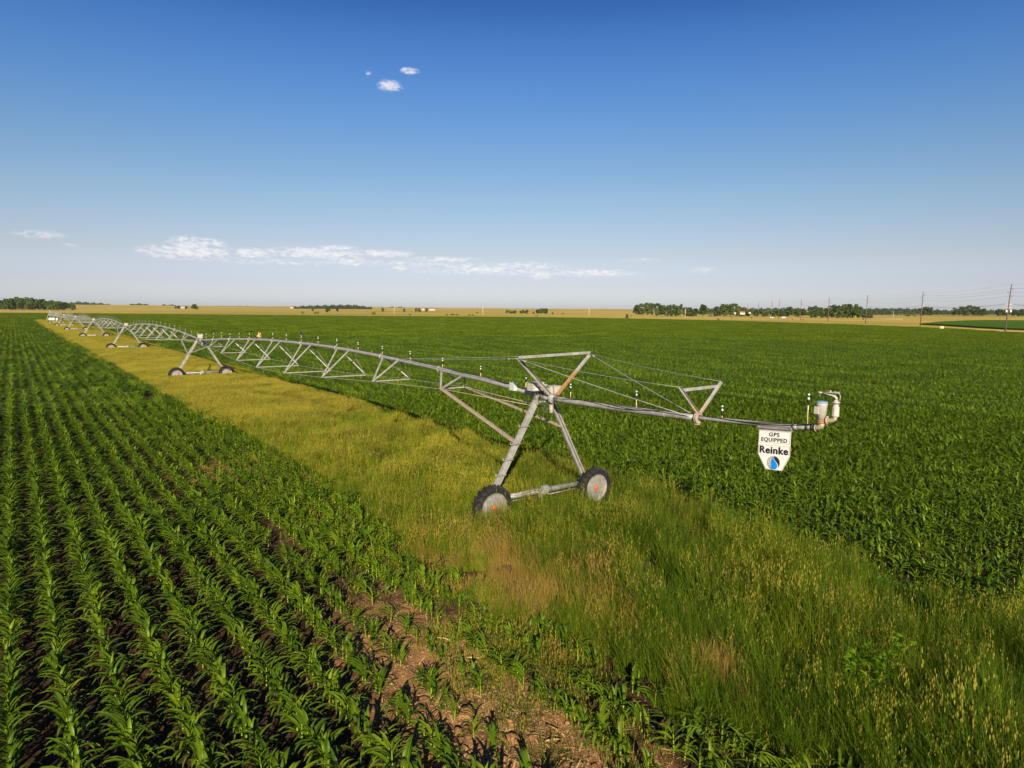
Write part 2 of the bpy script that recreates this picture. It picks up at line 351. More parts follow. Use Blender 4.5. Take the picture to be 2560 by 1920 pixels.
# ------------------------------------------------------------------ terrain
def terr(x, y):
    r = math.hypot(x, y)
    if r < 1300: return 0.0
    t = min(1, (r-1300)/2500); t = t*t*(3-2*t)
    n = mnoise.noise((x/900, y/900, 3.3)) + .5*mnoise.noise((x/330, y/330, 1.7)) + .2*mnoise.noise((x/120, y/120, 8))
    az = math.degrees(math.atan2(x, y))
    lift = 11.0 + (2.5 if az < 15 else 0)
    return t*(lift + 6.5*n + (r-3800)*.0016*(r > 3800))
gv, gf = [], []
NA = 300; rads = [0.01]+list(np.geomspace(30, 1300, 12))+list(np.linspace(1380, 5200, 54))+[6500, 9000, 14000]
for r in rads:
    for k in range(NA):
        a = 2*math.pi*k/NA if False else None
        break
azs = np.radians(np.concatenate([np.linspace(-60, 60, 221), np.linspace(64, 296, 59)]))
na = len(azs)
for r in rads:
    for a in azs:
        x, y = r*math.sin(a), r*math.cos(a); gv.append((x, y, terr(x, y) if abs(math.degrees(a)) <= 62 else 0))
for i in range(len(rads)-1):
    for k in range(na):
        a, b_ = i*na+k, i*na+(k+1) % na; gf.append((a, b_, b_+na, a+na))
o = link('ground', mesh('ground', gv, gf, groundm, smooth=True)); tag(o, kind='structure')

# field outline (world)
FIELD = [(-900, 660), (-458, 612), (-345, 602), (-235, 592), (-130, 583), (0, 577), (60, 548), (96, 514), (120, 478), (138, 446), (150, 405), (158, 365), (166, 321), (169, 285), (166, 250), (160, 223), (156, 204), (160, 100), (90, -20), (-60, -25), (-420, 60), (-900, 300)]
FP = np.array(FIELD, float)
def infield(P, poly=FP):
    x, y = P[:, 0], P[:, 1]; ins = np.zeros(len(P), bool); n = len(poly); j = n-1
    for i in range(n):
        xi, yi = poly[i]; xj, yj = poly[j]
        c = ((yi > y) != (yj > y)) & (x < (xj-xi)*(y-yi)/(yj-yi+1e-12)+xi); ins ^= c; j = i
    return ins
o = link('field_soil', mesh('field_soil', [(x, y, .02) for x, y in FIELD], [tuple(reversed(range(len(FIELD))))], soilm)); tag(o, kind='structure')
# finer ridged soil in the foreground, standing a little above the sheet
def soil_h(p, a):
    n = mnoise.noise((p*1.3, a*1.3, 0))*.035 + mnoise.noise((p*4.5, a*4.5, 5))*.034 + mnoise.noise((p*12, a*12, 9))*.017
    return .075 + n + .02*math.cos(2*math.pi*(p+13.53)/.695)*(1 if p < -4.8 else 0)
ps = np.arange(-14.6, 6.0, .09); aas = np.arange(-15.5, 6, .09)
sv_, sf_ = [], []
for a in aas:
    for p in ps:
        e = min(1, (p+14.6)/.5, (6-p)/.5, (a+15.5)/.5, (6-a)/.5); e = max(0, e)
        sv_.append(PA(p, a, .026+(soil_h(p, a)-.026)*e))
npn = len(ps)
ii, jj = np.meshgrid(np.arange(len(aas)-1), np.arange(npn-1), indexing='ij'); b0 = (ii*npn+jj).ravel()
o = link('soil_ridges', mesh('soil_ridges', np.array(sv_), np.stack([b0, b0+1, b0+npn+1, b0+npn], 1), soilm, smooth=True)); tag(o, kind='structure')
def gz(p, a): return soil_h(p, a) if (-14 < p < 5.4 and -15 < a < 5.4) else .02

# second green field and a dirt track far right
P2 = [at(x, y, .1) for x, y in ((2302, 811.5), (2350, 806), (2410, 803), (2480, 801.8), (2600, 803), (2800, 806), (2800, 836), (2600, 827), (2520, 824), (2440, 819.5), (2370, 815))]
far_green = plain('distant_green_crop', (.05, .10, .016), 1.0, 0, .2, .02, .0)
mb = MB(); mb.add([(q[0], q[1], .75) for q in P2]+[(q[0], q[1], 0) for q in P2], [tuple(reversed(range(len(P2))))]+[(i, (i+1) % len(P2), (i+1) % len(P2)+len(P2), i+len(P2)) for i in range(len(P2))])
o = mb.build('distant_crop', far_green); tag(o, 'green crop field beyond the power line at the right edge', 'crop', kind='stuff')
tr_ = [at(x, y, 0) for x, y in ((2250, 815.8), (2300, 817.4), (2360, 821.5), (2450, 827), (2560, 833.5), (2700, 842))]
tr2 = [at(x, y, 0) for x, y in ((2250, 816.6), (2300, 818.4), (2360, 822.6), (2450, 828.5), (2560, 835.5), (2700, 844.5))]
n = len(tr_); o = link('dirt_track', mesh('dirt_track', [(q[0], q[1], .024) for q in tr_+tr2], [(i, i+n, i+n+1, i+1) for i in range(n-1)], trackm)); tag(o, kind='structure')

hz, hnt, hb = newmat('haze_air'); hnt.nodes.remove(hb); pv = hnt.nodes.new('ShaderNodeVolumePrincipled'); pv.inputs['Color'].default_value = (.80, .86, .95, 1); pv.inputs['Density'].default_value = .000022; pv.inputs['Anisotropy'].default_value = .1
hnt.links.new(pv.outputs[0], hnt.nodes['Material Output'].inputs['Volume'])
mb = MB(); mb.box((0, 0, 19), (14500, 0, 0), (0, 14500, 0), (0, 0, 21)); o = mb.build('haze', hz); tag(o, 'thin pale haze over the plain', 'haze', kind='stuff')

# ------------------------------------------------------------------ scattering as one geometry-nodes object
SRC = []
def scatter(name, P, rot, scl, idx, variants, label, cat, tilt=None):
    me = bpy.data.meshes.new(name); P = np.asarray(P, np.float32)
    me.vertices.add(len(P)); me.vertices.foreach_set('co', P.ravel())
    for nm, arr, ty in (('rz', rot, 'FLOAT'), ('sc', scl, 'FLOAT'), ('vi', idx, 'INT')):
        at_ = me.attributes.new(nm, ty, 'POINT'); at_.data.foreach_set('value', np.asarray(arr, np.int32 if ty == 'INT' else np.float32))
    at_ = me.attributes.new('tl', 'FLOAT', 'POINT'); at_.data.foreach_set('value', np.asarray(tilt if tilt is not None else np.zeros(len(P)), np.float32))
    o = link(name, me); tag(o, label, cat, kind='stuff')
    vc = bpy.data.collections.new(name+'_variants'); SRC.append(vc)
    for i, vm in enumerate(variants):
        q = bpy.data.objects.new('%s_variant.%03d' % (name, i), vm); vc.objects.link(q)
    ng = bpy.data.node_groups.new(name+'_nodes', 'GeometryNodeTree')
    ng.interface.new_socket('Geometry', in_out='INPUT', socket_type='NodeSocketGeometry'); ng.interface.new_socket('Geometry', in_out='OUTPUT', socket_type='NodeSocketGeometry')
    n_ = ng.nodes; l_ = ng.links
    gi = n_.new('NodeGroupInput'); go = n_.new('NodeGroupOutput'); iop = n_.new('GeometryNodeInstanceOnPoints'); ci = n_.new('GeometryNodeCollectionInfo')
    ci.inputs['Collection'].default_value = vc; ci.inputs['Separate Children'].default_value = True; ci.inputs['Reset Children'].default_value = True
    def na_(nm, ty):
        q = n_.new('GeometryNodeInputNamedAttribute'); q.data_type = ty; q.inputs['Name'].default_value = nm; return [s for s in q.outputs if s.enabled and s.name == 'Attribute'][0]
    cx = n_.new('ShaderNodeCombineXYZ'); l_.new(na_('rz', 'FLOAT'), cx.inputs[2]); l_.new(na_('tl', 'FLOAT'), cx.inputs[0])
    l_.new(gi.outputs[0], iop.inputs['Points']); l_.new(ci.outputs[0], iop.inputs['Instance']); iop.inputs['Pick Instance'].default_value = True
    l_.new(na_('vi', 'INT'), iop.inputs['Instance Index']); l_.new(cx.outputs[0], iop.inputs['Rotation']); l_.new(na_('sc', 'FLOAT'), iop.inputs['Scale'])
    l_.new(iop.outputs[0], go.inputs[0])
    md = o.modifiers.new('scatter', 'NODES'); md.node_group = ng
    return o

# ------------------------------------------------------------------ corn plants
def leaf_arrays(base, azim, length, width, elev, droop, seg, rg, fold=.25, twist=0.0):
    "arching ribbon with a folded midrib; returns verts, faces(quads)"
    vs, fs = [], []; p = np.array(base, float); el = elev; dirh = np.array([math.cos(azim), math.sin(azim), 0]); side = np.array([-math.sin(azim), math.cos(azim), 0])
    wob = rg.uniform(-.5, .5)
    for i in range(seg+1):
        t = i/seg; w_ = width*min(1, .45+2.2*t)*max(0.04, (1-t**2.6)**.8)/2
        tg = dirh*math.cos(el)+np.array([0, 0, math.sin(el)]); nrm = -dirh*math.sin(el)+np.array([0, 0, math.cos(el)])
        tw = twist*t + wob*.35*math.sin(5*t+wob*7); s2 = side*math.cos(tw)+nrm*math.sin(tw); n2 = np.cross(tg, s2)*-1
        vs += [p+s2*w_+nrm*w_*fold*2, p, p-s2*w_+nrm*w_*fold*2]
        p = p+tg*length/seg; el -= droop/seg*(.5+1.3*t)
    for i in range(seg):
        a = i*3; fs += [(a, a+1, a+4, a+3), (a+1, a+2, a+5, a+4)]
    return vs, fs
def flat_leaf(base, azim, length, width, elev, droop, seg, rg):
    vs, fs = [], []; p = np.array(base, float); el = elev; dirh = np.array([math.cos(azim), math.sin(azim), 0]); side = np.array([-math.sin(azim), math.cos(azim), 0])
    tw = rg.uniform(-.6, .6)
    for i in range(seg+1):
        t = i/seg; w_ = width*min(1, .5+2*t)*max(.05, 1-t**2)/2
        tg = dirh*math.cos(el)+np.array([0, 0, math.sin(el)]); nrm = -dirh*math.sin(el)+np.array([0, 0, math.cos(el)]); s2 = side*math.cos(tw)+nrm*math.sin(tw)
        vs += [p+s2*w_, p-s2*w_]; p = p+tg*length/seg; el -= droop/seg*(.5+1.3*t)
    for i in range(seg): a = i*2; fs.append((a, a+1, a+3, a+2))
    return vs, fs
def corn_geo(rg, h, nl, seg, flat=False, wscale=1.0):
    "returns verts, faces, material indices of a plant of height ~h"
    vs, fs, mi = [], [], []
    az0 = rg.uniform(0, math.pi); hs = h*.64
    lean = np.array([rg.uniform(-.06, .06), rg.uniform(-.06, .06), 0])
    for i in range(nl):
        t = (i+.6)/nl; z = hs*t**1.15*.95; az = az0+(i % 2)*math.pi+rg.uniform(-.5, .5)
        ln = h*(.46+.38*math.sin(math.pi*min(1, t*.9+.12)))*rg.uniform(.7, 1.22); elev = R_(48+24*t)+rg.uniform(-.2, .2); droop = R_(128-18*t)*rg.uniform(.7, 1.25)
        if i >= nl-2: elev = R_(76)+rg.uniform(-.15, .1); droop = R_(88)*rg.uniform(.5, 1.3); ln = h*.42
        wd = .082*h*(.75+.35*math.sin(math.pi*t))*rg.uniform(.85, 1.15)*wscale*1.15
        v, f = (flat_leaf if flat else leaf_arrays)((lean[0]*z, lean[1]*z, z), az, ln, wd, elev, droop, seg, rg)
        n = len(vs); vs += v; fs += [tuple(k+n for k in q) for q in f]; mi += [0]*len(f)
    if not flat:
        n = len(vs); K = 5
        for z, r_ in ((-.02, .016*h/.65), (hs*.5, .013*h/.65), (hs, .006)):
            for k in range(K): a = 2*math.pi*k/K; vs.append(np.array([lean[0]*z+r_*math.cos(a), lean[1]*z+r_*math.sin(a), z]))
        for j in range(2):
            for k in range(K): fs.append((n+j*K+k, n+j*K+(k+1) % K, n+(j+1)*K+(k+1) % K, n+(j+1)*K+k)); mi.append(1)
    return vs, fs, mi
NPV = 16
plantM = []
for i in range(NPV):
    rg = random.Random(100+i); v, f, mi = corn_geo(rg, .60, rg.choice((9, 10, 11)), 6)
    plantM.append(mesh('corn_plant', v, np.array(f), [corn_leaf, corn_stalk], mi, smooth=True))
def chunk_geo(seed, L_, rows, step, h, nl, seg, wscale):
    rg = random.Random(seed); vs, fs = [], []; n = 0
    for r_ in range(rows):
        y = -L_/2
        while y < L_/2:
            v, f, mi = corn_geo(rg, h*rg.uniform(.85, 1.12), nl, seg, True, wscale)
            off = np.array([(r_-(rows-1)/2)*.695+rg.uniform(-.03, .03), y, 0]); vs.append(np.array(v)+off); fs.append(np.array(f)+n); n += len(v); y += step*rg.uniform(.8, 1.2)
    return np.concatenate(vs), np.concatenate(fs)
rowM = []
for i in range(6):
    v, f = chunk_geo(300+i, 4.0, 1, .16, .70, 9, 4, 1.0); rowM.append(mesh('corn_row', v, f, corn_leaf, smooth=True))
blkM = []
for i in range(6):
    v, f = chunk_geo(400+i, 4.0, 5, .20, .74, 7, 3, 1.5); blkM.append(mesh('corn_block', v, f, corn_leaf_far, smooth=True))

LEFT_A = [-16, -12, -11, -9.6, -8.6, -7, -5, -3, -1, 2, 5, 9, 13, 17, 23, 31, 40, 52, 90, 135, 215, 330, 352, 353, 900]
LEFT_P = [-4.3, -4.5, -5.0, -5.3, -5.2, -5.0, -5.15, -5.3, -5.2, -4.7, -4.4, -4.28, -4.13, -4.13, -4.2, -4.4, -4.6, -4.8, -5.0, -5.0, -5.2, -5.0, -4.5, 4, 4]
RIGHT_A = [-16, -12, -9.8, -7.1, -5, -2.5, .7, 5, 12, 30, 75, 180, 352, 353, 900]
RIGHT_P = [2.1, 2.4, 2.7, 3.1, 3.4, 3.75, 4.15, 4.4, 4.6, 4.5, 4.8, 5.4, 6.0, 4, 4]
def edge_noise(a, s): return .22*np.sin(a*1.7+s)+.16*np.sin(a*.61+2*s)+.12*np.sin(a*4.3+s*3)
def ledge(a): return np.interp(a, LEFT_A, LEFT_P)+edge_noise(np.asarray(a, float), 1.0)*.7
def redge(a): return np.interp(a, RIGHT_A, RIGHT_P)+edge_noise(np.asarray(a, float), 2.3)*.35
def inview(W_, mar=8, near=4.6):
    az = np.degrees(np.arctan2(W_[:, 0], np.maximum(W_[:, 1], 1e-3))); return (W_[:, 1] > near) & (np.abs(az) < 36.9+mar)
def W2(p, a): return M[None, :2]+np.outer(p, B[:2])+np.outer(a, V[:2])
def vnoise(p, a, s, seed=0): return np.array([mnoise.noise((x*s, y*s, seed)) for x, y in zip(p, a)])
rowsP = -13.53+.695*np.arange(-900, 900)
# bare or thin spots of the crop: (p, a, rp, ra, strength)
BARE = [(-7.6, -8.0, 1.0, 3.6, .66), (-7.4, -3.6, .7, 2.0, .5), (-8.0, 1.5, .35, 1.5, .5), (-6.7, -10.4, .7, 1.6, .55), (-6.15, -5.9, .8, 2.2, .5), (-5.4, -6.0, .5, 2.5, .45), (-7.0, 12.0, .5, 1.4, .55), (-5.9, 10.6, .4, 1.0, .5), (-8.3, 9.8, .3, .8, .5), (-9.2, 9.0, .35, 1.2, .5), (-7.3, -2.6, .5, 1.0, .5),
        (6.5, -9.0, .4, 1.2, .35), (5.3, -10.6, .4, 1.2, .3), (-5.7, 40, .35, 7, .8)]
def thin(p, a):
    t = np.zeros(len(p))
    for (p0, a0, rp, ra, st) in BARE:
        d = np.sqrt(((p-p0)/rp)**2+((a-a0)/ra)**2); t = np.maximum(t, st*np.clip(1.6-d, 0, 1))
    return t
SP, SA = [], []
for rp in rowsP[(rowsP > -60) & (rowsP < 70)]:
    a = np.arange(-20, 60, .165); a = a+rng.uniform(-.04, .04, len(a)); p = rp+rng.normal(0, .022, len(a)); SP.append(p); SA.append(a)
SP = np.concatenate(SP); SA = np.concatenate(SA); W_ = W2(SP, SA); dist = np.hypot(W_[:, 0], W_[:, 1])
stray = (SP > -5.6) & (SP < -3.4) & (SA < -8.8) & (SA > -13.4) & (rng.random(len(SP)) < .42)
ok = inview(W_, 8, 4.3) & (dist < 48) & ((SP < ledge(SA)) | (SP > redge(SA)) | stray); SP, SA, dist, W_ = SP[ok], SA[ok], dist[ok], W_[ok]
th = thin(SP, SA)*np.clip(.85+1.1*vnoise(SP, SA, .9, 55), .25, 1.3); vn = vnoise(SP, SA, .35, 3); vn2 = vnoise(SP, SA, .12, 7)
ok = (rng.random(len(SP)) > th) & (rng.random(len(SP)) > .04); SP, SA, dist, W_, th, vn, vn2 = (q[ok] for q in (SP, SA, dist, W_, th, vn, vn2))
ssc = (1.0+.16*vn+.12*vn2)*rng.normal(1, .09, len(SP))*(1-.38*th)
ssc *= np.where(SP > 0, 1.10, 1.0)
edge_d = np.where(SP < 0, ledge(SA)-SP, SP-redge(SA)); ssc *= np.where(SP < 0, np.clip(.80+edge_d*.20/1.2, .8, 1), np.clip(.72+edge_d*.28/1.3, .72, 1))
srot = rng.uniform(0, 2*math.pi, len(SP)); sidx = rng.integers(0, NPV, len(SP)); stl = rng.normal(0, .06, len(SP))
sz = np.array([gz(p, a) for p, a in zip(SP, SA)])
# the 300 nearest plants inside the frame are objects of their own
Pw = np.concatenate([W_, sz[:, None]], 1); q = Pw+np.array([0, 0, .3])-np.array([0, 0, H]); D = q@fw; sx = IW/2+F*(q@r2)/D; sy = IH/2-F*(q@u2)/D
vis = (sx > -30) & (sx < IW+30) & (sy < IH+40)
order = np.where(vis)[0]; order = order[np.argsort(D[order])][:300]; sel = np.zeros(len(SP), bool); sel[order] = True
for i in order:
    o = link('corn_plant', plantM[sidx[i]]); o.location = (Pw[i, 0], Pw[i, 1], Pw[i, 2]); o.rotation_euler = (stl[i], 0, srot[i]); o.scale = (ssc[i],)*3
    if th[i] > .18: tag(o, 'smaller young corn plant in the thin sandy patch of the foreground left field', 'corn plant', 'corn plants around the sandy patch')
    elif SP[i] > 0: tag(o, 'young corn plant at the near edge of the right-hand field', 'corn plant', 'nearest corn plants of the right field')
    elif SP[i] > -6.6: tag(o, 'young corn plant in the last rows beside the grass strip in the foreground', 'corn plant', 'foreground corn plants beside the grass')
    else: tag(o, 'young leafy green corn plant in the dense foreground rows at lower left', 'corn plant', 'foreground corn plants in dense rows')
# remaining single plants, then row pieces, then blocks of five rows
px_, rt_, sc_, ix_, tl_ = [Pw[~sel]], [srot[~sel]], [ssc[~sel]], [sidx[~sel]], [stl[~sel]]
rotV = math.atan2(V[1], V[0])-math.pi/2
def cells(p, a, z=.02): return np.concatenate([W2(p, a), np.full((len(p), 1), z)], 1)
RP, RA = [], []
for rp in rowsP[(rowsP > -150) & (rowsP < 170)]:
    a = np.arange(-40, 200, 4.0)+rng.uniform(0, .2); RP.append(np.full(len(a), rp)); RA.append(a)
for rp in rowsP[(rowsP > -12) & (rowsP < 13)]:
    a = np.arange(200, 356, 4.0); RP.append(np.full(len(a), rp)); RA.append(a)
RP = np.concatenate(RP); RA = np.concatenate(RA); W_ = W2(RP, RA); dist = np.hypot(W_[:, 0], W_[:, 1])
ok = inview(W_) & (dist >= 48) & ((dist < 150) | ((RP > -12.0) & (RP < 12.5) & (RA < 354))) & ((RP < ledge(RA)-.1) | (RP > redge(RA)+.1)) & infield(W_) & (rng.random(len(RP)) > thin(RP, RA)*.9); RP, RA = RP[ok], RA[ok]
px_.append(cells(RP, RA)); rt_.append(rotV+rng.integers(0, 2, len(RP))*math.pi); sc_.append(rng.normal(1, .05, len(RP))*np.where(RP > 0, 1.05, 1)); ix_.append(NPV+rng.integers(0, 6, len(RP))); tl_.append(np.zeros(len(RP)))
bp, ba = np.meshgrid(-13.53+3.475*np.arange(-170, 170)+.0, np.arange(-40, 900, 4.0)); bp, ba = bp.ravel(), ba.ravel(); W_ = W2(bp, ba); dist = np.hypot(W_[:, 0], W_[:, 1])
ok = inview(W_, 6) & (dist >= 150) & ((bp < -12.2) | (bp > 12.9) | (ba > 354)) & infield(W_); bp, ba = bp[ok], ba[ok]
px_.append(cells(bp, ba)); rt_.append(rotV+rng.integers(0, 2, len(bp))*math.pi); sc_.append(rng.normal(1, .04, len(bp))); ix_.append(NPV+6+rng.integers(0, 6, len(bp))); tl_.append(np.zeros(len(bp)))
px_, rt_, sc_, ix_, tl_ = (np.concatenate(q) for q in (px_, rt_, sc_, ix_, tl_))
scatter('corn_crop', px_, rt_, sc_, ix_, plantM+rowM+blkM, 'endless rows of young green corn filling both fields back to the yellow grassland', 'corn crop', tl_)
print('corn', len(px_), len(bp))

# ------------------------------------------------------------------ grass strip
def grass_clump(seed, rad, nb, hmin, hmax, wd, seedfrac, seg=3, headn=7, hsz=1.0):
    rg = np.random.default_rng(seed); V_, F_, MI = [], [], []; n = 0
    for i in range(nb):
        r_ = rad*math.sqrt(rg.random()); a0 = rg.uniform(0, 2*math.pi); x, y = r_*math.cos(a0), r_*math.sin(a0)
        h = rg.uniform(hmin, hmax); az = math.atan2(math.sin(a0)*.8*r_/rad+math.sin(2.9)*.35+rg.normal(0, .45), math.cos(a0)*.8*r_/rad+math.cos(2.9)*.35+rg.normal(0, .45)); lean = rg.uniform(.08, .9)*.62; w_ = wd*rg.uniform(.7, 1.3); fa = rg.uniform(0, math.pi); fx, fy = math.cos(fa), math.sin(fa)
        head = rg.random() < seedfrac
        if head: h = h*1.12+.04; lean *= .55; w_ *= .55
        pts = []
        for k in range(seg+1):
            t = k/seg; o_ = lean*h*t*t; pts.append((x+o_*math.cos(az), y+o_*math.sin(az), h*t*(1-.25*lean*t)))
            ww = w_*(1-t*.85)/2; V_ += [(pts[-1][0]+fx*ww, pts[-1][1]+fy*ww, pts[-1][2]), (pts[-1][0]-fx*ww, pts[-1][1]-fy*ww, pts[-1][2])]
        for k in range(seg): b0 = n+2*k; F_.append((b0, b0+1, b0+3, b0+2)); MI.append(0)
        n += 2*(seg+1)
        if head:
            tx, ty, tz = pts[-1]
            for k in range(headn):
                t = k/headn; hx, hy, hz = tx+rg.normal(0, .020*hsz)*(1.1-t), ty+rg.normal(0, .020*hsz)*(1.1-t), tz-.12*hsz+.19*hsz*t
                a1 = rg.uniform(0, math.pi); s1 = .0075*hsz*(1-.4*t); dx, dy = math.cos(a1)*s1, math.sin(a1)*s1; hh = .026*hsz
                V_ += [(hx-dx, hy-dy, hz), (hx, hy, hz-hh), (hx+dx, hy+dy, hz+hh*.3), (hx, hy, hz+hh)]; F_.append((n, n+1, n+2, n+3)); MI.append(1); n += 4
    return mesh('grass_clump', V_, np.array(F_), [grass_blade, grass_seed], MI)
GA = [grass_clump(i, .19, 105, .12, .92, .0095, .035, headn=7, hsz=.9) for i in range(6)]
GB = [grass_clump(50+i, .21, 105, .20, .74, .0085, .17, headn=7, hsz=1.0) for i in range(6)]
GC = [grass_clump(80+i, .9, 440, .18, .56, .016, .30, seg=2, headn=4, hsz=1.3) for i in range(5)]
GD = [grass_clump(90+i, .30, 60, .05, .20, .008, .05, seg=2) for i in range(4)]
def strip_pts(n_, a0, a1, inner=0.0):
    a = rng.uniform(a0, a1, n_); l, r_ = ledge(a)-.1, redge(a)+.05; u = rng.random(n_); return l+(r_-l)*u, a
gP, gR, gS, gI, gT = [], [], [], [], []
p, a = strip_pts(6200, -16.5, 22); W_ = W2(p, a); ok = inview(W_, 7, 4.6); p, a = p[ok], a[ok]
gn = vnoise(p, a, .45, 21); gn2 = vnoise(p, a, 1.3, 4)
dry = np.clip(1.3-np.sqrt(((p+4.3)/1.2)**2+((a+4.4)/2.8)**2), 0, 1)
edge = np.minimum(p-ledge(a), redge(a)-p)
gn3 = vnoise(p, a, 3.0, 14)
sc = np.clip(.98+.55*gn+.75*gn2+.40*gn3, .38, 1.6)*np.clip(.62+edge*.5, .6, 1)*(1-.45*dry)*np.clip(1.10-(a+3)*.014, .84, 1.25)
sc *= .90
for w0 in (-2.04, 2.04): sc *= 1-.42*np.exp(-(((p-w0)/.55)**2+((a+.35)/.8)**2))      # pressed down round the wheels
keep = rng.random(len(p)) > np.clip(-gn2-.14, 0, .4)*2.4
for hx_, hy_, hr_ in ((1648, 1440, .42), (1668, 1500, .45), (2225, 1520, .55), (2265, 1530, .45), (1610, 1395, .3), (2330, 1760, .4), (1900, 1650, .35)):
    hp_, ha_ = toPA(at(hx_, hy_, .35)); keep &= np.hypot(p-hp_, (a-ha_)*.6) > hr_
p, a, sc, gn = p[keep], a[keep], sc[keep], gn[keep]
t = np.clip((a-.9*p+7)/14, 0, 1)+gn*.9
idx = np.where(rng.random(len(p)) < t*.8+.02, 6, 0)+rng.integers(0, 6, len(p))
gP.append(np.concatenate([W2(p, a), np.array([[gz(x, y)-.01] for x, y in zip(p, a)])], 1)); gR.append(rng.normal(0, .35, len(p))); gS.append(sc); gI.append(idx); gT.append(rng.normal(0, .07, len(p)))
p, a = strip_pts(5200, 21, 120); ok = inview(W2(p, a), 7); p, a = p[ok], a[ok]
gP.append(cells(p, a)); gR.append(rng.normal(0, .6, len(p))); gS.append((1+.22*vnoise(p, a, .3, 2))*np.clip(.7+.4*np.minimum(p-ledge(a), redge(a)-p), .7, 1)); gI.append(12+rng.integers(0, 5, len(p))); gT.append(np.zeros(len(p)))
p, a = strip_pts(7500, 120, 352); ok = inview(W2(p, a), 7); p, a = p[ok], a[ok]
gP.append(cells(p, a)); gR.append(rng.normal(0, .6, len(p))); gS.append(1+.15*vnoise(p, a, .2, 2)); gI.append(12+rng.integers(0, 5, len(p))); gT.append(np.zeros(len(p)))
# thin short grass between the last corn rows and over part of the sandy patch
p = rng.uniform(-7.8, -4.2, 2000); a = rng.uniform(-14, 14, 2000); ok = (p < ledge(a)) & inview(W2(p, a), 6) & (rng.random(2000) < np.clip(1.25-(ledge(a)-p)/2.2, .10, 1)) & (vnoise(p, a, .8, 31) > -.15); p, a = p[ok], a[ok]
gP.append(np.concatenate([W2(p, a), np.array([[gz(x, y)-.005] for x, y in zip(p, a)])], 1)); gR.append(rng.uniform(0, 6.28, len(p))); gS.append(rng.uniform(.7, 1.4, len(p))); gI.append(17+rng.integers(0, 4, len(p))); gT.append(np.zeros(len(p)))
gP, gR, gS, gI, gT = (np.concatenate(q) for q in (gP, gR, gS, gI, gT))
scatter('grass', gP, gR, gS, gI, GA+GB+GC+GD, 'tall yellow green grass strip between the two corn fields under the irrigation machine', 'grass', gT)
print('grass', len(gP))
# bright low weeds along the strip's right edge
def weed_clump(seed):
    rg = random.Random(seed); vs, fs = [], []
    for i in range(26):
        x, y = rg.gauss(0, .12), rg.gauss(0, .12); v, f = flat_leaf((x, y, rg.uniform(.02, .22)), rg.uniform(0, 6.28), rg.uniform(.08, .17), rg.uniform(.03, .055), rg.uniform(.3, 1.3), 1.2, 3, rg); n = len(vs); vs += v; fs += [tuple(k+n for k in q) for q in f]
    return mesh('weed', vs, np.array(fs), weedm, smooth=True)
a = np.concatenate([rng.uniform(-13.5, 9, 620), rng.uniform(-13, 24, 160)]); p = redge(a)-np.abs(rng.normal(0, .34, len(a)))+.25; ok = inview(W2(p, a), 6); p, a = p[ok], a[ok]
p2 = rng.uniform(-7.0, -4.6, 45); a2 = rng.uniform(-12, 12, 45); p, a = np.concatenate([p, p2]), np.concatenate([a, a2])
scatter('weeds', np.concatenate([W2(p, a), np.array([[gz(x, y)] for x, y in zip(p, a)])], 1), rng.uniform(0, 6.28, len(p)), rng.uniform(.45, 1.05, len(p)), rng.integers(0, 4, len(p)), [weed_clump(i) for i in range(4)], 'low bright green weeds along the edges of the grass strip', 'weeds')
# straw litter on the sandy soil
vs, fs = [], []
rg = random.Random(5)
for i in range(5200):
    if i % 5: p, a = rg.gauss(-7.2, .9), rg.gauss(-8.4, 2.6)
    else: p, a = rg.uniform(-12, -4.6), rg.uniform(-13, 14)
    if not (-14 < p < 3 and -15 < a < 14): continue
    q = PA(p, a, gz(p, a)+.008+.012*rg.random()); an = rg.uniform(0, math.pi); l = rg.uniform(.02, .09) if rg.random() < .93 else rg.uniform(.12, .3); wv = .003+l*.03
    d = np.array([math.cos(an), math.sin(an), rg.uniform(-.12, .12)]); s_d = np.array([-math.sin(an), math.cos(an), 0])*wv; u_ = np.array([0, 0, .004])
    n = len(vs); vs += [q-d*l/2-s_d, q-d*l/2+s_d, q+u_+s_d*1.1, q+u_-s_d*1.1, q+d*l/2+s_d*.6, q+d*l/2-s_d*.6]; fs += [(n, n+1, n+2, n+3), (n+3, n+2, n+4, n+5)]
o = link('straw_litter', mesh('straw_litter', vs, np.array(fs), drym)); tag(o, 'dry straw litter scattered over the bare sandy soil', 'straw', kind='stuff')
cm = []
for i in range(5):
    rg2 = random.Random(900+i); mb = MB(); mb.sphere((0, 0, .004), .02, 7, 5, (rg2.uniform(.8, 1.5), rg2.uniform(.7, 1.1), rg2.uniform(.5, .9)))
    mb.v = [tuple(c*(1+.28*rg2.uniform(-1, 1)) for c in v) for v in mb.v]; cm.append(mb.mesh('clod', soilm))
p = np.concatenate([rng.normal(-7.4, 1.1, 2600), rng.uniform(-12, -4.8, 1200)]); a = np.concatenate([rng.normal(-8, 3.2, 2600), rng.uniform(-13, 5, 1200)]); ok = (a > -15) & (a < 5) & (p < -4.6) & (p > -13.8); p, a = p[ok], a[ok]
scatter('soil_clods', np.concatenate([W2(p, a), np.array([[gz(x, y)] for x, y in zip(p, a)])], 1), rng.uniform(0, 6.28, len(p)), rng.lognormal(-.35, .6, len(p)), rng.integers(0, 5, len(p)), cm, 'crumbly brown clods on the bare soil between the rows', 'soil clods')
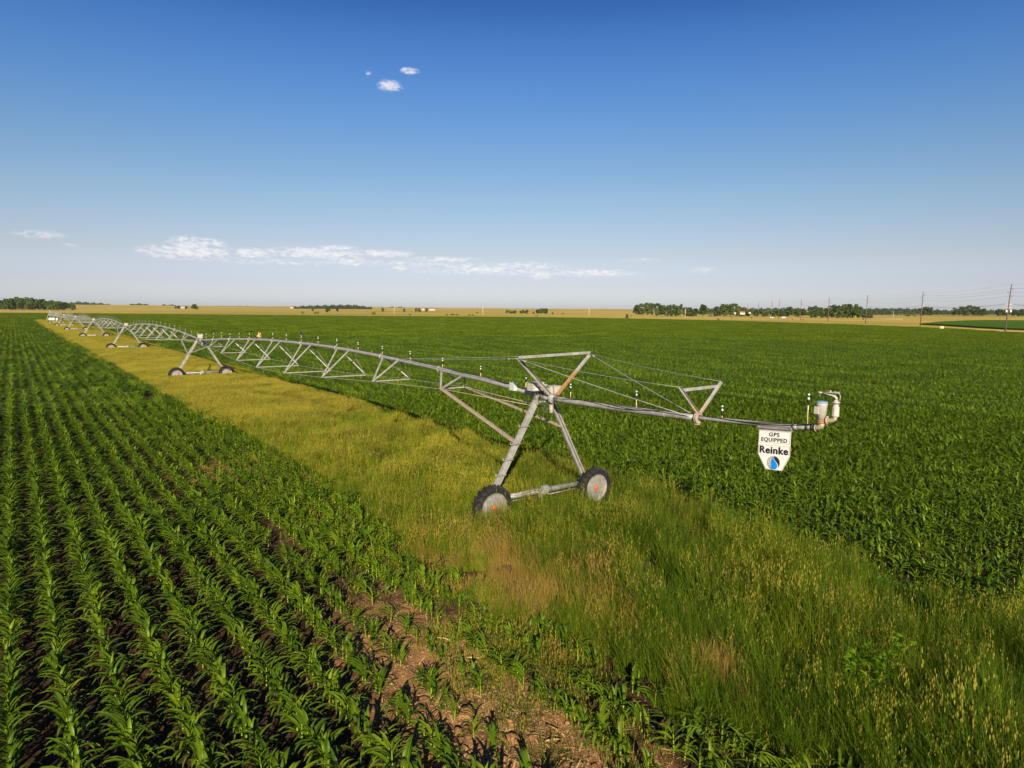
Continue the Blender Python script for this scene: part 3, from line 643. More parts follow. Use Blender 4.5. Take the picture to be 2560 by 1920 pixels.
# larger old corn stalks
def stalk(px, py, px2, py2):
    a_, b_ = at(px, py, .1), at(px2, py2, .1); mb = MB(); md = (a_+b_)/2+np.array([0, 0, .02]); mb.tube([a_, md, b_], [.014, .013, .009], 6)
    root = md*[1, 1, 0]; mb.v = [tuple(np.array(q)-root) for q in mb.v]; return mb.build('old_corn_stalk', drym, None, root)
for (c, lb) in [((1153, 1644, 1212, 1647), 'longest pale dry corn stalk lying in the middle of the sandy patch'), ((1092, 1594, 1124, 1600), 'short pale stalk lying at the upper left of the sandy patch'),
                ((1196, 1606, 1222, 1602), 'short white stalk behind the single corn plant of the sandy patch'), ((1012, 1771, 1048, 1752), 'slanting straw coloured stalk left of the sandy patch centre'),
                ((968, 1711, 983, 1711), 'stubby bleached stalk piece beside the dense left rows'), ((1365, 1810, 1410, 1838), 'tan dry stalk on the right side of the sandy patch'), ((1360, 1853, 1408, 1848), 'pale dry stalk at the lower right of the sandy patch')]:
    tag(stalk(*c), lb, 'dry stalk', 'old corn stalks on the sandy patch')

# hemp like weeds standing in the near grass
def hemp(seed, h):
    rg = random.Random(seed); vs, fs, mi = [], [], []
    def addl(base, az, el, ln, wd):
        v, f = flat_leaf(base, az, ln, wd, el, 1.3, 4, rg); n = len(vs); vs.extend(v); fs.extend([tuple(k+n for k in q) for q in f]); mi.extend([0]*len(f))
    for k in range(16):
        z = h*(.25+.75*k/15); az = k*2.4; ln = h*.23*(1-.35*k/16)
        for b_ in range(2):
            a1 = az+b_*math.pi; bx, by = math.cos(a1)*ln*.5, math.sin(a1)*ln*.5; bz = z+ln*.25
            for j in range(-3, 4): addl((bx, by, bz), a1+j*.42, .5-.08*abs(j)+rg.uniform(-.15, .15), ln*(1.15-.2*abs(j)), .034)
    n = len(vs)
    for z, r_ in ((-.02, .012), (h, .005)):
        for k in range(4): a = math.pi/2*k; vs.append(np.array([r_*math.cos(a), r_*math.sin(a), z]))
    for k in range(4): fs.append((n+k, n+(k+1) % 4, n+4+(k+1) % 4, n+4+k)); mi.append(0)
    return mesh('hemp_weed', vs, np.array(fs), hempm, mi, smooth=True)
for i, (px, py, h, lb) in enumerate([(2152, 1748, .95, 'tallest hemp-like weed with fingered leaves standing in the near grass'), (2192, 1765, .75, 'lower hemp-like weed just right of the tallest one'),
                        (2228, 1725, .85, 'hemp-like weed behind and right of the pair in the near grass'), (2272, 1668, .8, 'hemp-like weed furthest right of the group in the grass'),
                        (2018, 1555, .6, 'small bright hemp-like weed alone in the grass between the tower and the weed group'), (2185, 1650, .6, 'small hemp-like weed behind the tallest one')]):
    q = at(px-22, py+55, .08); o = link('hemp_weed', hemp(i, h*1.1), loc=tuple(q)); o.location.z = .06; o.rotation_euler.z = i*1.1; tag(o, lb, 'weed', 'hemp-like weeds in the near grass')

# ------------------------------------------------------------------ the irrigation machine
root = empty('irrigation_machine', tuple(M)); tag(root, 'long galvanised centre pivot irrigation machine on wheeled towers crossing the grass strip', 'irrigation machine')
def Q(t, w_=0, h=0): return -V*t + B*w_ + np.array([0, 0, h])      # machine coordinates, relative to root
T_, W3, Z_ = -V, B, np.array([0, 0, 1.])
PR = .084
def arch(k, x):     # pipe height at fraction x of span k (0 at tower k, 1 at tower k+1)
    xs = [0, .035, .069, .107, .15, .211, .286, .354, .42, .52, .585, .67, .76, .833, .913, .985, 1]
    hs_ = [3.73, 3.86, 3.97, 4.04, 4.16, 4.26, 4.37, 4.43, 4.45, 4.41, 4.37, 4.26, 4.11, 3.97, 3.78, 3.59, 3.58]
    if k == 0: return float(np.interp(x, xs, hs_))
    return 3.60+.74*4*x*(1-x)*.98+.05*math.sin(math.pi*x)
NODES_T = [5.53, 10.64, 15.89, 21.08, 26.43, 31.7, 36.93, 42.2]; NODES_W = [.53, .89, 1.15, 1.33, 1.31, 1.14, .89, .53]; NODES_D = [.58, .95, 1.34, 1.56, 1.58, 1.38, 1.00, .56]
sprink_n = 0
def sprinkler(t, h, rise=.3):
    mb = MB(); b0 = Q(t, 0, h)
    mb.cur = 0; mb.tube([b0+Z_*.06, b0+Z_*(rise-.12)], .011, 6)
    mb.cur = 1; mb.lathe(b0+Z_*(rise-.14), Z_, [(0, .012), (.04, .016), (.10, .030), (.115, .030)], 10)
    mb.cur = 2; mb.lathe(b0+Z_*(rise-.02), Z_, [(0, .026), (.022, .022), (.045, .010)], 10)
    mb.cur = 1; mb.lathe(b0+Z_*(rise+.03), Z_, [(0, .010), (.035, .012)], 8)
    mb.cur = 3; mb.lathe(b0+Z_*(rise+.062), Z_, [(0, .012), (.012, .023), (.028, .020), (.04, .008)], 10)
    o = mb.build('sprinkler', [tan, blackp, whitep, bluep], root); return o
for k in range(7):
    T0 = -k*S
    # pipe with flanges
    mb = MB(); xs = np.linspace(0.006, .994, 33); mb.tube([Q(T0-x*S, 0, arch(k, x)) for x in xs], PR, 12)
    for x in NODES_T[::1]:
        xx = (x+1.0)/S
        if k < 3: mb.tube([Q(T0-xx*S-.02, 0, arch(k, xx)), Q(T0-xx*S+.02, 0, arch(k, xx))], PR+.035, 12)
    mb.build('pipe', galv, root)
    for nt_, nw, nd in zip(NODES_T, NODES_W, NODES_D):
        x0 = nt_/S; htop = arch(k, x0) if k else None
        zn = (arch(0, x0)-nd) if k == 0 else arch(k, x0)-nd*.97
        mb = MB(); ww = .05 if k < 3 else .055
        for sg in (-1, 1):
            nd_ = Q(T0-nt_, sg*nw, zn)
            for dt in (.72, -.72):
                tt = nt_+dt; at_ = Q(T0-tt, sg*.07, arch(k, tt/S)-.03); mb.angle(at_, nd_, ww, .008, hint=T_, side=sg)
        mb.bar(Q(T0-nt_, -nw, zn), Q(T0-nt_, nw, zn), .045, .045)
        mb.build('truss_frame', galv, root)
    for sg in (-1, 1):
        pts = [Q(T0-.35, sg*.1, 3.42)]+[Q(T0-a_, sg*b_, (arch(k, a_/S)-d_*(1 if k == 0 else .97))) for a_, b_, d_ in zip(NODES_T, NODES_W, NODES_D)]+[Q(T0-S+.35, sg*.1, 3.35)]
        mb = MB(); mb.tube(pts, .011 if k < 2 else .016, 6); mb.build('truss_rod', galv_rusty, root)
    # cable on the pipe
    mb = MB()
    for j in range(2 if k == 0 else 1):
        pts = []; ph = rng.uniform(0, 6)
        for x in np.linspace(.03, .99, 140 if k == 0 else 40):
            sg = (.5+.5*math.sin(x*S*2.2+ph+j))*.055; an = 1.2+sg*9+j*.4; pts.append(Q(T0-x*S, -(PR+.012)*math.cos(an), arch(k, x)+(PR+.012)*math.sin(an)))
        mb.tube(pts, .010, 5)
    mb.build('power_cable', cablem, root)
    if k < 5:
        for j in range(18):
            t_ = 1.0+2.625*j
            if t_ < S-.6: sprinkler(T0-t_, arch(k, t_/S), .44 if j < 1 else (.36 if (k or j < 15) else .46))

def wheel(tc, wc, detail):
    e = bpy.data.objects.new('wheel', None); COL.objects.link(e); e.parent = root; e.empty_display_size = .2; e.location = tuple(Q(tc, wc, .615))
    R0, wd = .665, .145; n = 48 if detail else 28
    mb = MB(); prof = [(-wd*.9, .44), (-wd, .50), (-wd*.95, .58), (-wd*.6, .625), (0, .635), (wd*.6, .625), (wd*.95, .58), (wd, .50), (wd*.9, .44)]
    base = []
    for k in range(n):
        an = 2*math.pi*k/n; rd = W3*math.cos(an)+Z_*math.sin(an)
        for t, r_ in prof: mb.v.append(tuple(T_*t+rd*r_))
    m_ = len(prof)
    for k in range(n):
        k2 = (k+1) % n
        for j in range(m_-1): mb.f.append((k*m_+j, k*m_+j+1, k2*m_+j+1, k2*m_+j)); mb.m.append(0); mb.sm.append(True)
        mb.f.append((k*m_+m_-1, k*m_, k2*m_, k2*m_+m_-1)); mb.m.append(0); mb.sm.append(True)
    nl = 20                                             # chevron tread lugs
    for k in range(nl):
        for sg in (-1, 1):
            an = 2*math.pi*(k+(.5 if sg > 0 else 0))/nl; an2 = an+.20
            r1 = W3*math.cos(an2)+Z_*math.sin(an2); r2_ = W3*math.cos(an)+Z_*math.sin(an)
            a_ = T_*sg*.0+r1*.645; c_2 = T_*sg*wd*.9+r2_*.610; d = c_2-a_; l = np.linalg.norm(d); d /= l; nr = (r1+r2_)/2; nr /= np.linalg.norm(nr); s3 = np.cross(d, nr)
            mb.box((a_+c_2)/2, d*l/2, s3*.024, nr*.042)
            c3 = T_*sg*(wd*.97)+r2_*.575; mb.box(c3, T_*.014, np.cross(T_, r2_)*.02, r2_*.035)
    mb.build('tyre', black, e)
    mb = MB(); mb.lathe((0, 0, 0), T_, [(-.11, .445), (-.10, .452), (.105, .452), (.125, .462), (.135, .445), (.12, .43), (.085, .415), (.075, .36), (.082, .30), (.075, .24), (.095, .17), (.10, .10), (.10, .05)], n)
    for k in range(10 if detail else 0):
        an = 2*math.pi*k/10; mb.lathe(T_*.098+(W3*math.cos(an)+Z_*math.sin(an))*.115, T_, [(0, .012), (.015, .011)], 6)
    mb.build('rim', diskm, e)
    mb = MB(); mb.lathe(T_*.095, T_, [(0, .078), (.035, .078), (.06, .055), (.065, .02)], 12); mb.build('hub', orange, e)
    return e
for k in range(7):
    T0 = -k*S; hj = 3.73 if k == 0 else 3.59; dz = hj-3.73
    for sg in (-1, 1): wheel(T0+.09, sg*2.04, k < 2)
    mb = MB(); mb.tube([Q(T0-.18, -1.93, .74), Q(T0-.18, 1.93, .74)], .085, 12)
    for sg in (-1, 1):                                  # gearbox behind each wheel
        mb.box(Q(T0-.16, sg*2.0, .66), T_*.10, W3*.13, Z_*.17); mb.box(Q(T0-.18, sg*1.72, .80), T_*.09, W3*.07, Z_*.10)
    mb.build('base_beam', galv, root)
    mb = MB(); mb.tube([Q(T0-.12, -.05, .76), Q(T0-.12, .36, .76)], .095, 10); mb.box(Q(T0-.05, .06, .80), T_*.06, W3*.10, Z_*.13); mb.cur = 1; mb.box(Q(T0-.05, -.10, .66), T_*.05, W3*.06, Z_*.10)
    mb.cur = 0; mb.tube([Q(T0-.18, -1.8, .60), Q(T0-.18, -.1, .58)], .02, 6); mb.tube([Q(T0-.18, 1.8, .60), Q(T0-.18, .3, .58)], .02, 6)
    if k < 2: mb.cur = 2; mb.tube([Q(T0-.09, -1.9+.2*j, .79+.02*math.sin(j)) for j in range(10)], .008, 5)
    mb.build('drive_motor', [galv, creamp, cablem], root)
    for sg in (-1, 1):
        mb = MB(); a_, b_ = Q(T0-.16, sg*1.88, .84), Q(T0-.06, sg*.30, 3.62+dz)
        d, x, y, l = mb.frame(a_, b_, T_); wL = .20 if sg < 0 else .17
        side = np.cross(d, T_); side /= np.linalg.norm(side); nrm = np.cross(d, side)
        if nrm@T_ < 0: nrm = -nrm
        if sg < 0:                                       # broad closed face towards the boom end
            mb.box((a_+b_)/2, d*l/2, side*wL/2, nrm*.006); 
            for s3 in (-1, 1): mb.box((a_+b_)/2+side*s3*(wL/2-.005)-nrm*.038, d*l/2, side*.005, nrm*.032)
            mb.box((a_+b_)/2+nrm*.012+side*.0, d*l/2, side*.022, nrm*.006)
        else:                                            # open channel
            mb.box((a_+b_)/2-nrm*.06, d*l/2, side*wL/2, nrm*.006)
            for s3 in (-1, 1): mb.box((a_+b_)/2+side*s3*(wL/2-.005)-nrm*.022, d*l/2, side*.005, nrm*.032)
            mb.box((a_+b_)/2+side*(wL/2-.03)+nrm*.016, d*l/2, side*.028, nrm*.005); mb.box((a_+b_)/2-side*(wL/2-.022)+nrm*.016, d*l/2, side*.02, nrm*.005)
        lo = mb.build('leg', galv, root)
        if sg < 0:
            for f_ in (.22, .38, .545, .73):
                mb = MB(); c = a_+(b_-a_)*f_+nrm*.03; out = -W3
                mb.bar(c-side*0-W3*.24+Z_*.02, c+W3*.13+Z_*.01, .06, .018, hint=Z_); mb.bar(c-W3*.24+Z_*.02, c-W3*.24+Z_*.09, .05, .015)
                mb.build('step', galv, lo)
    for sg in (-1, 1):                                  # long braces from first truss node down to the legs (both neighbouring spans)
        zn = arch(k, NODES_T[0]/S)-NODES_D[0]*(1 if k == 0 else .97); mb = MB()
        mb.angle(Q(T0-NODES_T[0], sg*NODES_W[0], zn), Q(T0-.1, sg*(1.04 if sg < 0 else .72), 2.36 if sg < 0 else 2.72), .08, .01, hint=Z_, side=sg)
        if k > 0: mb.angle(Q(T0+S-42.2+.0, sg*.53, arch(k-1, 42.2/S)-.56), Q(T0+.02, sg*.98, 2.42), .07, .01, hint=Z_, side=sg)
        mb.build('leg_brace', galv_rusty if k == 0 else galv, root)
    # head of the tower
    mb = MB(); mb.box(Q(T0-.08, 0, 3.60+dz), T_*.06, W3*.40, Z_*.02); mb.box(Q(T0-.08, -.30, 3.66+dz), T_*.05, W3*.05, Z_*.14); mb.box(Q(T0-.08, .30, 3.60+dz), T_*.05, W3*.05, Z_*.14)
    mb.tube([Q(T0-.6, 0, arch(k, .0125)), Q(T0-.1, 0, hj+.01), Q(T0+.45, 0, hj+(-.0 if k == 0 else .02))], .092, 12)
    for tt in (.30, .34): mb.tube([Q(T0+tt-.012, 0, hj), Q(T0+tt+.012, 0, hj)], .15, 14)
    mb.cur = 1; mb.lathe(Q(T0+.16, .10, hj-.06), -Z_, [(0, .06), (.1, .072), (.12, .085), (.15, .085), (.16, .072), (.28, .074), (.29, .07), (.40, .066), (.41, .05)], 14)
    mb.build('tower_head', [galv, creamp], root)
    # control boxes
    if k == 0:
        for (w0, w1, h0, h1, t0, t1) in ((-.50, -.08, 3.95, 4.19, -.28, .02), (.02, .46, 3.82, 4.06, -.10, .18), (-.12, .10, 3.93, 4.10, -.3, -.08)):
            mb = MB(); c = Q((t0+t1)/2, (w0+w1)/2, (h0+h1)/2); mb.box(c, T_*(t1-t0)/2, W3*(w1-w0)/2, Z_*(h1-h0)/2)
            mb.box(c+Z_*((h1-h0)/2+.008), T_*((t1-t0)/2+.015), W3*((w1-w0)/2+.015), Z_*.01)
            me_ = mb.build('control_box', creamp, root)
            if w1-w0 > .3:
                mb = MB(); mb.box(c+T_*((t1-t0)/2+.006)+W3*((w0 < 0) and -.08 or .10)-Z_*.05, T_*.003, W3*.055, Z_*.04); mb.cur = 1; mb.box(c+T_*((t1-t0)/2+.0075)+W3*((w0 < 0) and -.08 or .10)-Z_*.02, T_*.003, W3*.055, Z_*.008); mb.build('warning_sticker', [signw, orange], me_)
        mb = MB(); mb.box(Q(-1.5, -.14, 3.93), T_*.13, W3*.06, Z_*.13); mb.box(Q(-1.5, -.205, 3.93), T_*.12, W3*.006, Z_*.12); mb.build('sensor_box', mint, root)
    else:
        mb = MB(); c = Q(T0+.02, -.02, hj+.34); mb.box(c, T_*.15, W3*.20, Z_*.17); mb.box(c+Z_*.175, T_*.165, W3*.215, Z_*.01); mb.box(Q(T0, 0, hj+.12), T_*.05, W3*.1, Z_*.08); mb.build('control_box', creamp, root)
    if k < 2:
        mb = MB()
        def loop(p0, p1, sag, r_=.011, n=12, side=0):
            p0, p1 = np.array(p0), np.array(p1); pts = []
            for i in range(n+1):
                u = i/n; pts.append(p0+(p1-p0)*u-Z_*sag*(4*u*(1-u))**.7+W3*side*math.sin(math.pi*u))
            mb.tube(pts, r_, 5)
        loop(Q(T0-.9, -.10, hj+.12), Q(T0-.1, -.30, hj+.2), .52); loop(Q(T0-.95, -.10, hj+.1), Q(T0-.2, -.35, hj+.22), .38)
        loop(Q(T0-.1, -.38, hj+.25), Q(T0+.12, .02, hj+.1), .58); loop(Q(T0-.05, -.30, hj+.25), Q(T0+.18, .08, hj+.05), .64); loop(Q(T0-.05, -.18, hj+.2), Q(T0+.2, .05, hj+.15), .46); loop(Q(T0-.02, -.10, hj+.22), Q(T0+.24, .12, hj), .55, side=-.05)
        loop(Q(T0+.12, .28, hj+.1), Q(T0+.62, .0, hj+.09), .22)
        for j in range(7): loop(Q(T0-.45, -.16+.02*j, hj+.16+.01*j), Q(T0+.20, .10+.03*j, hj+.12-.01*j), .03+.02*(j % 3))
        mb.tube([Q(T0-.02, -.38, hj+.30), Q(T0+.08, -.20, hj+.36), Q(T0+.20, .15, hj+.33), Q(T0+.22, .16, hj+.1)], .010, 5)
        mb.build('cable_bundle', cablem, root)
# boom beyond the last tower
BT = [(.3, 3.73), (1.5, 3.74), (3.0, 3.765), (4.5, 3.81), (5.8, 3.86), (6.49, 3.90), (7.47, 3.95), (8.3, 4.0), (8.76, 4.05)]
def bh(t): return float(np.interp(t, [q[0] for q in BT], [q[1] for q in BT]))
mb = MB(); mb.tube([Q(t, 0, bh(t)) for t in np.linspace(.34, 5.74, 16)], .082, 14)
for t in (1.2, 2.6, 3.4, 4.1, 4.8): mb.tube([Q(t-.01, 0, bh(t)), Q(t+.01, 0, bh(t))], .0855, 14)
mb.build('boom_pipe', galv, root)
mb = MB(); mb.tube([Q(t, 0, bh(t)) for t in np.linspace(5.74, 8.72, 10)], .052, 12)
mb.tube([Q(8.28, 0, bh(8.28)), Q(8.38, 0, bh(8.38))], .062, 10); mb.tube([Q(8.58, 0, bh(8.58)), Q(8.72, 0, bh(8.72))], .060, 10); mb.build('boom_pipe', galv, root)
mb = MB(); mb.tube([Q(5.78, 0, bh(5.78)), Q(5.80, 0, bh(5.8))], .14, 12); mb.tube([Q(5.83, 0, bh(5.8)), Q(5.85, 0, bh(5.8))], .14, 12); mb.box(Q(5.8, 0, bh(5.8)+.12), T_*.05, W3*.07, Z_*.03); mb.box(Q(5.8, 0, bh(5.8)-.14), T_*.04, W3*.05, Z_*.03)
mb.build('boom_flange', galv_rusty, root)
# cable masts
mA, mB = Q(.44, -1.40, 5.0), Q(.44, 1.40, 5.06); foot = Q(.36, -.12, 3.84), Q(.36, .12, 3.84)
for tip, ft, pt in ((mA, foot[0], 0), (mB, foot[1], .56)):
    mb = MB(); md = ft+(tip-ft)*max(pt, .02); mb.angle(md, tip, .075, .01, hint=T_)
    if pt: mb.cur = 1; mb.angle(ft, md, .075, .01, hint=T_)
    mb.build('mast_arm', [galv, rustm], root)
mb = MB(); mb.angle(mA, mB, .07, .01, hint=Z_); mb.build('mast_crossbar', galv, root)
nA, nB = Q(5.84, -.76, 4.65), Q(5.84, .78, 4.70); f2 = Q(5.82, -.04, 3.98), Q(5.82, .04, 3.98)
for tip, ft in ((nA, f2[0]), (nB, f2[1])):
    mb = MB(); md = ft+(tip-ft)*.35; mb.angle(md, tip, .055, .008, hint=T_); mb.cur = 1; mb.angle(ft, md, .055, .008, hint=T_); mb.build('mast_arm', [galv, galv_rusty], root)
mb = MB(); a_, b_ = nA+(f2[0]-nA)*.12, nB+(f2[1]-nB)*.16; mb.bar(a_, b_, .008, .075, hint=Z_); mb.build('mast_crossbar', galv, root)
def cable(p0, p1, r_=.008, sag=.03, turn=None):
    mb = MB(); mb.tube([p0+(p1-p0)*u-Z_*sag*4*u*(1-u) for u in np.linspace(0, 1, 9)], r_, 6)
    if turn:
        for u in turn: c = p0+(p1-p0)*u-Z_*sag*4*u*(1-u); d = (p1-p0)/np.linalg.norm(p1-p0); mb.tube([c-d*.10, c+d*.10], r_*2.4, 6)
    return mb.build('stay_cable', galv, root)
cable(mA, Q(-9.8, -.08, arch(0, 9.8/S)+.09), .008, .04, (.06,)); cable(mB, Q(-9.6, .08, arch(0, 9.6/S)+.09), .008, .04, (.05, .22))
cable(mA, Q(5.6, -.09, bh(5.6)+.03), .011, .03, (.04,)); cable(mB, Q(5.6, .09, bh(5.6)+.05), .011, .03, (.04,))
cable(mA, nA, .006, .05); cable(mB, nB, .006, .05)
mb = MB(); pts = []
for t in np.linspace(.4, 8.7, 70):
    sg = .5+.5*math.sin(t*1.9+.6); rr = (.082 if t < 5.7 else .052)+.012; an = 1.45-sg*1.1; pts.append(Q(t, -rr*math.cos(an), bh(t)+rr*math.sin(an)))
mb.tube(pts, .009, 5); pts = []
for t in np.linspace(1.0, 8.7, 60):
    sg = .5+.5*math.sin(t*1.55+2.6); rr = (.082 if t < 5.7 else .052)+.014; an = 1.3-sg*1.2; pts.append(Q(t, -rr*math.cos(an), bh(t)+rr*math.sin(an)))
mb.tube(pts, .009, 5); pts = [Q(8.5, -.02, 4.09), Q(8.75, -.08, 4.12), Q(8.86, -.1, 4.3), Q(8.8, -.1, 4.4)]; mb.tube(pts, .009, 5)
mb.build('power_cable', cablem, root)
for t, rs in ((1.17, .42), (3.80, .42), (6.5, .24), (8.6, .60)): sprinkler(t, bh(t), rs)
# booster pump and end gun
mb = MB(); mb.lathe(Q(8.72, 0, 4.05), T_, [(0, .085), (.025, .085)], 12); mb.cur = 1
mb.tube([Q(8.75, 0, 4.05), Q(8.83, 0, 4.06), Q(8.90, 0, 4.10), Q(8.92, 0, 4.17)], [.05, .06, .06, .055], 12)
mb.lathe(Q(8.78, 0, 4.05), T_, [(0, .075), (.02, .075)], 12)
mb.cur = 2; mb.lathe(Q(8.90, 0, 4.16), Z_, [(0, .085), (.02, .085), (.025, .07), (.05, .095), (.07, .095), (.08, .07)], 14)
mb.build('booster_pump', [cablem, brassy, rustm], root)
mb = MB(); c = Q(8.89, 0, 4.24); mb.lathe(c, Z_, [(0, .082), (.09, .085), (.10, .098), (.285, .104), (.30, .112), (.335, .112)], 18); mb.cur = 1; mb.lathe(c+Z_*.336, Z_, [(0, .118), (.02, .116), (.035, .09), (.04, .02)], 18)
mb.cur = 0; mb.box(c+Z_*.19-W3*.11-T_*.04, T_*.045, W3*.025, Z_*.075); mb.build('pump_motor', [creamp, bluetop], root)
mb = MB(); mb.lathe(Q(9.0, .03, 4.235), T_, [(0, .09), (.02, .09), (.022, .06)], 12); mb.tube([Q(8.94, .0, 4.19), Q(9.0, .03, 4.22), Q(9.08, .05, 4.235), Q(9.14, .05, 4.27), Q(9.155, .05, 4.34)], [.045, .05, .05, .05, .048], 12)
mb.cur = 1; mb.lathe(Q(9.155, .05, 4.33), Z_, [(0, .075), (.015, .075), (.017, .07), (.17, .07), (.172, .07), (.185, .07), (.187, .058), (.27, .055), (.272, .075), (.29, .075), (.292, .045), (.33, .04)], 16)
for an in (0, 1.57, 3.14, 4.7): mb.box(Q(9.155, .05, 4.42)+(T_*math.cos(an)+W3*math.sin(an))*.066, T_*.006, W3*.006, Z_*.08)
g0 = Q(9.155, .05, 4.66)
mb.tube([g0, g0+Z_*.04, g0+Z_*.075-T_*.03-W3*.02, g0+Z_*.085-T_*.08-W3*.03, g0+Z_*.12-T_*.30-W3*.05], [.028, .026, .022, .018, .011], 10)
mb.tube([g0+Z_*.12-T_*.28-W3*.05, g0+Z_*.125-T_*.36-W3*.06], .018, 8)
mb.tube([g0+Z_*.10-T_*.34-W3*.03+Z_*.03, g0+Z_*.14+T_*.04], .008, 6); mb.box(g0+Z_*.15+T_*.0, T_*.05, W3*.02, Z_*.015); mb.sphere(g0+Z_*.16-T_*.13, .022, 8, 5); mb.tube([g0+Z_*.14+T_*.05, g0+Z_*.08+T_*.08, g0-Z_*.02+T_*.07], .008, 5)
mb.build('end_gun', [brassy, creamp], root)
# pivot centre
cp = -7*S
mb = MB()
for sa in (-1, 1):
    for sb in (-1, 1): mb.bar(Q(cp+sa*1.6, sb*1.6, 0), Q(cp+sa*.25, sb*.25, 4.3), .14, .14)
for h_ in (1.4, 2.9):
    u = 1.6-(1.35)*h_/4.3; cs = [Q(cp+u, u, h_), Q(cp-u, u, h_), Q(cp-u, -u, h_), Q(cp+u, -u, h_)]
    for i in range(4): mb.bar(cs[i], cs[(i+1) % 4], .07, .07)
mb.tube([Q(cp, 0, 0), Q(cp, 0, 4.2), Q(cp+.2, 0, 4.3), Q(cp+.5, 0, 3.7)], .12, 10); mb.box(Q(cp, 0, 4.5), T_*.2, W3*.2, Z_*.25); mb.build('pivot_pyramid', galv, root)
# tank and panel beside the pivot point
q = at(130, 796.5, .3); q = atd(130, 796.8, 285)
mb = MB(); tx = np.array([1., .25, 0]); tx /= np.linalg.norm(tx); mb.lathe(-tx*1.2+Z_*.85, tx, [(0, .25), (.12, .5), (.3, .6), (2.1, .6), (2.28, .5), (2.4, .25)], 16); mb.cur = 1; mb.box(-tx*.7+Z_*.15, tx*.08, np.cross(tx, Z_)*.5, Z_*.16); mb.box(tx*.7+Z_*.15, tx*.08, np.cross(tx, Z_)*.5, Z_*.16)
o = mb.build('fertiliser_tank', [whitep, rustm], None, (q[0], q[1], .35)); tag(o, 'white horizontal tank lying beside the far pivot centre', 'tank')
q = atd(142.5, 796.5, 285); mb = MB(); mb.lathe(Z_*0, Z_, [(0, .42), (1.1, .42), (1.25, .3), (1.32, .12)], 14); mb.cur = 1; mb.box(Z_*.12+np.array([.65, 0, 0]), (.25, 0, 0), (0, .2, 0), (0, 0, .35))
o = mb.build('chemical_tank', [whitep, blackp], None, (q[0], q[1], .35)); tag(o, 'small upright white tank right of the horizontal tank at the pivot centre', 'tank')

# ------------------------------------------------------------------ sign hanging under the boom
sroot = empty('sign', tuple(M+Q(7.88, 0, 0))); tag(sroot, 'white shield-shaped metal sign with black lettering hanging under the boom end', 'sign')
def SQ(t, h, d=0): return Q(t-7.88, -.03-d, h)          # d: proud of the face towards the camera
SH = -.03
def shear(t): return .062*(t-7.5)/.75
outl = [(7.50, 3.82), (8.265, 3.82), (8.265, 3.285), (8.10, 2.965), (7.70, 2.965), (7.50, 3.285)]
mb = MB(); n = len(outl); mb.add([SQ(t, h+shear(t), 0) for t, h in outl]+[SQ(t, h+shear(t), -.006) for t, h in outl], [tuple(range(n)), tuple(reversed(range(n, 2*n)))]+[(i, i+n, (i+1) % n+n, (i+1) % n) for i in range(n)])
mb.build('panel', signw, sroot)
mb = MB()
def strip(pts, w_, d=.003, closed=True):
    pts = [np.array(p) for p in pts]; nn_ = len(pts)
    for i in range(nn_ if closed else nn_-1):
        a_, b_ = pts[i], pts[(i+1) % nn_]; A_, B_ = SQ(a_[0], a_[1]+shear(a_[0]), d), SQ(b_[0], b_[1]+shear(b_[0]), d); mb.bar(A_, B_, .002, w_, hint=W3)
ins = .012
strip([(7.50+ins, 3.82-ins), (8.265-ins, 3.82-ins), (8.265-ins, 3.555), (7.50+ins, 3.555)], .0045)
strip([(7.50+ins, 3.50), (8.265-ins, 3.50), (8.265-ins, 3.289), (8.093, 2.965+ins), (7.707, 2.965+ins), (7.50+ins, 3.289)], .0045, .0032)
mb.build('border', signb, sroot)
def text(body, tc, hc, size, width, bold, dd=.0036, space=1.0):
    cu = bpy.data.curves.new('lettering', 'FONT'); cu.body = body; cu.size = size; cu.align_x = 'CENTER'; cu.resolution_u = 6; cu.space_character = space
    ob = bpy.data.objects.new('lettering_tmp', cu); COL.objects.link(ob); bpy.context.view_layer.update()
    dg = bpy.context.evaluated_depsgraph_get(); me = bpy.data.meshes.new_from_object(ob.evaluated_get(dg)); bpy.data.objects.remove(ob)
    co = np.array([v.co[:] for v in me.vertices]); fs0 = [tuple(p.vertices) for p in me.polygons]; x0, x1 = co[:, 0].min(), co[:, 0].max(); cx = (x0+x1)/2; k_ = (width-2*bold)/(x1-x0)
    vs, fs = [], []
    for i, (ox, oy) in enumerate([(0, 0), (-1, 0), (1, 0), (-.5, .5), (.5, .5), (-.5, -.5), (.5, -.5), (0, .7), (0, -.7)] if bold else [(0, 0)]):
        n = len(vs); vs += [SQ(tc+(x-cx)*k_+ox*bold, hc+y+oy*bold+shear(tc+(x-cx)*k_), dd+.00025*i) for x, y, z in co]; fs += [tuple(q+n for q in f) for f in fs0]
    link('lettering', mesh('lettering', vs, fs, signb), sroot)
text('GPS', 7.88, 3.70, .118, .25, .0045, space=1.15); text('EQUIPPED', 7.88, 3.583, .118, .62, .0045, space=1.15); text('Reinke', 7.885, 3.325, .215, .69, .0115, space=1.08)
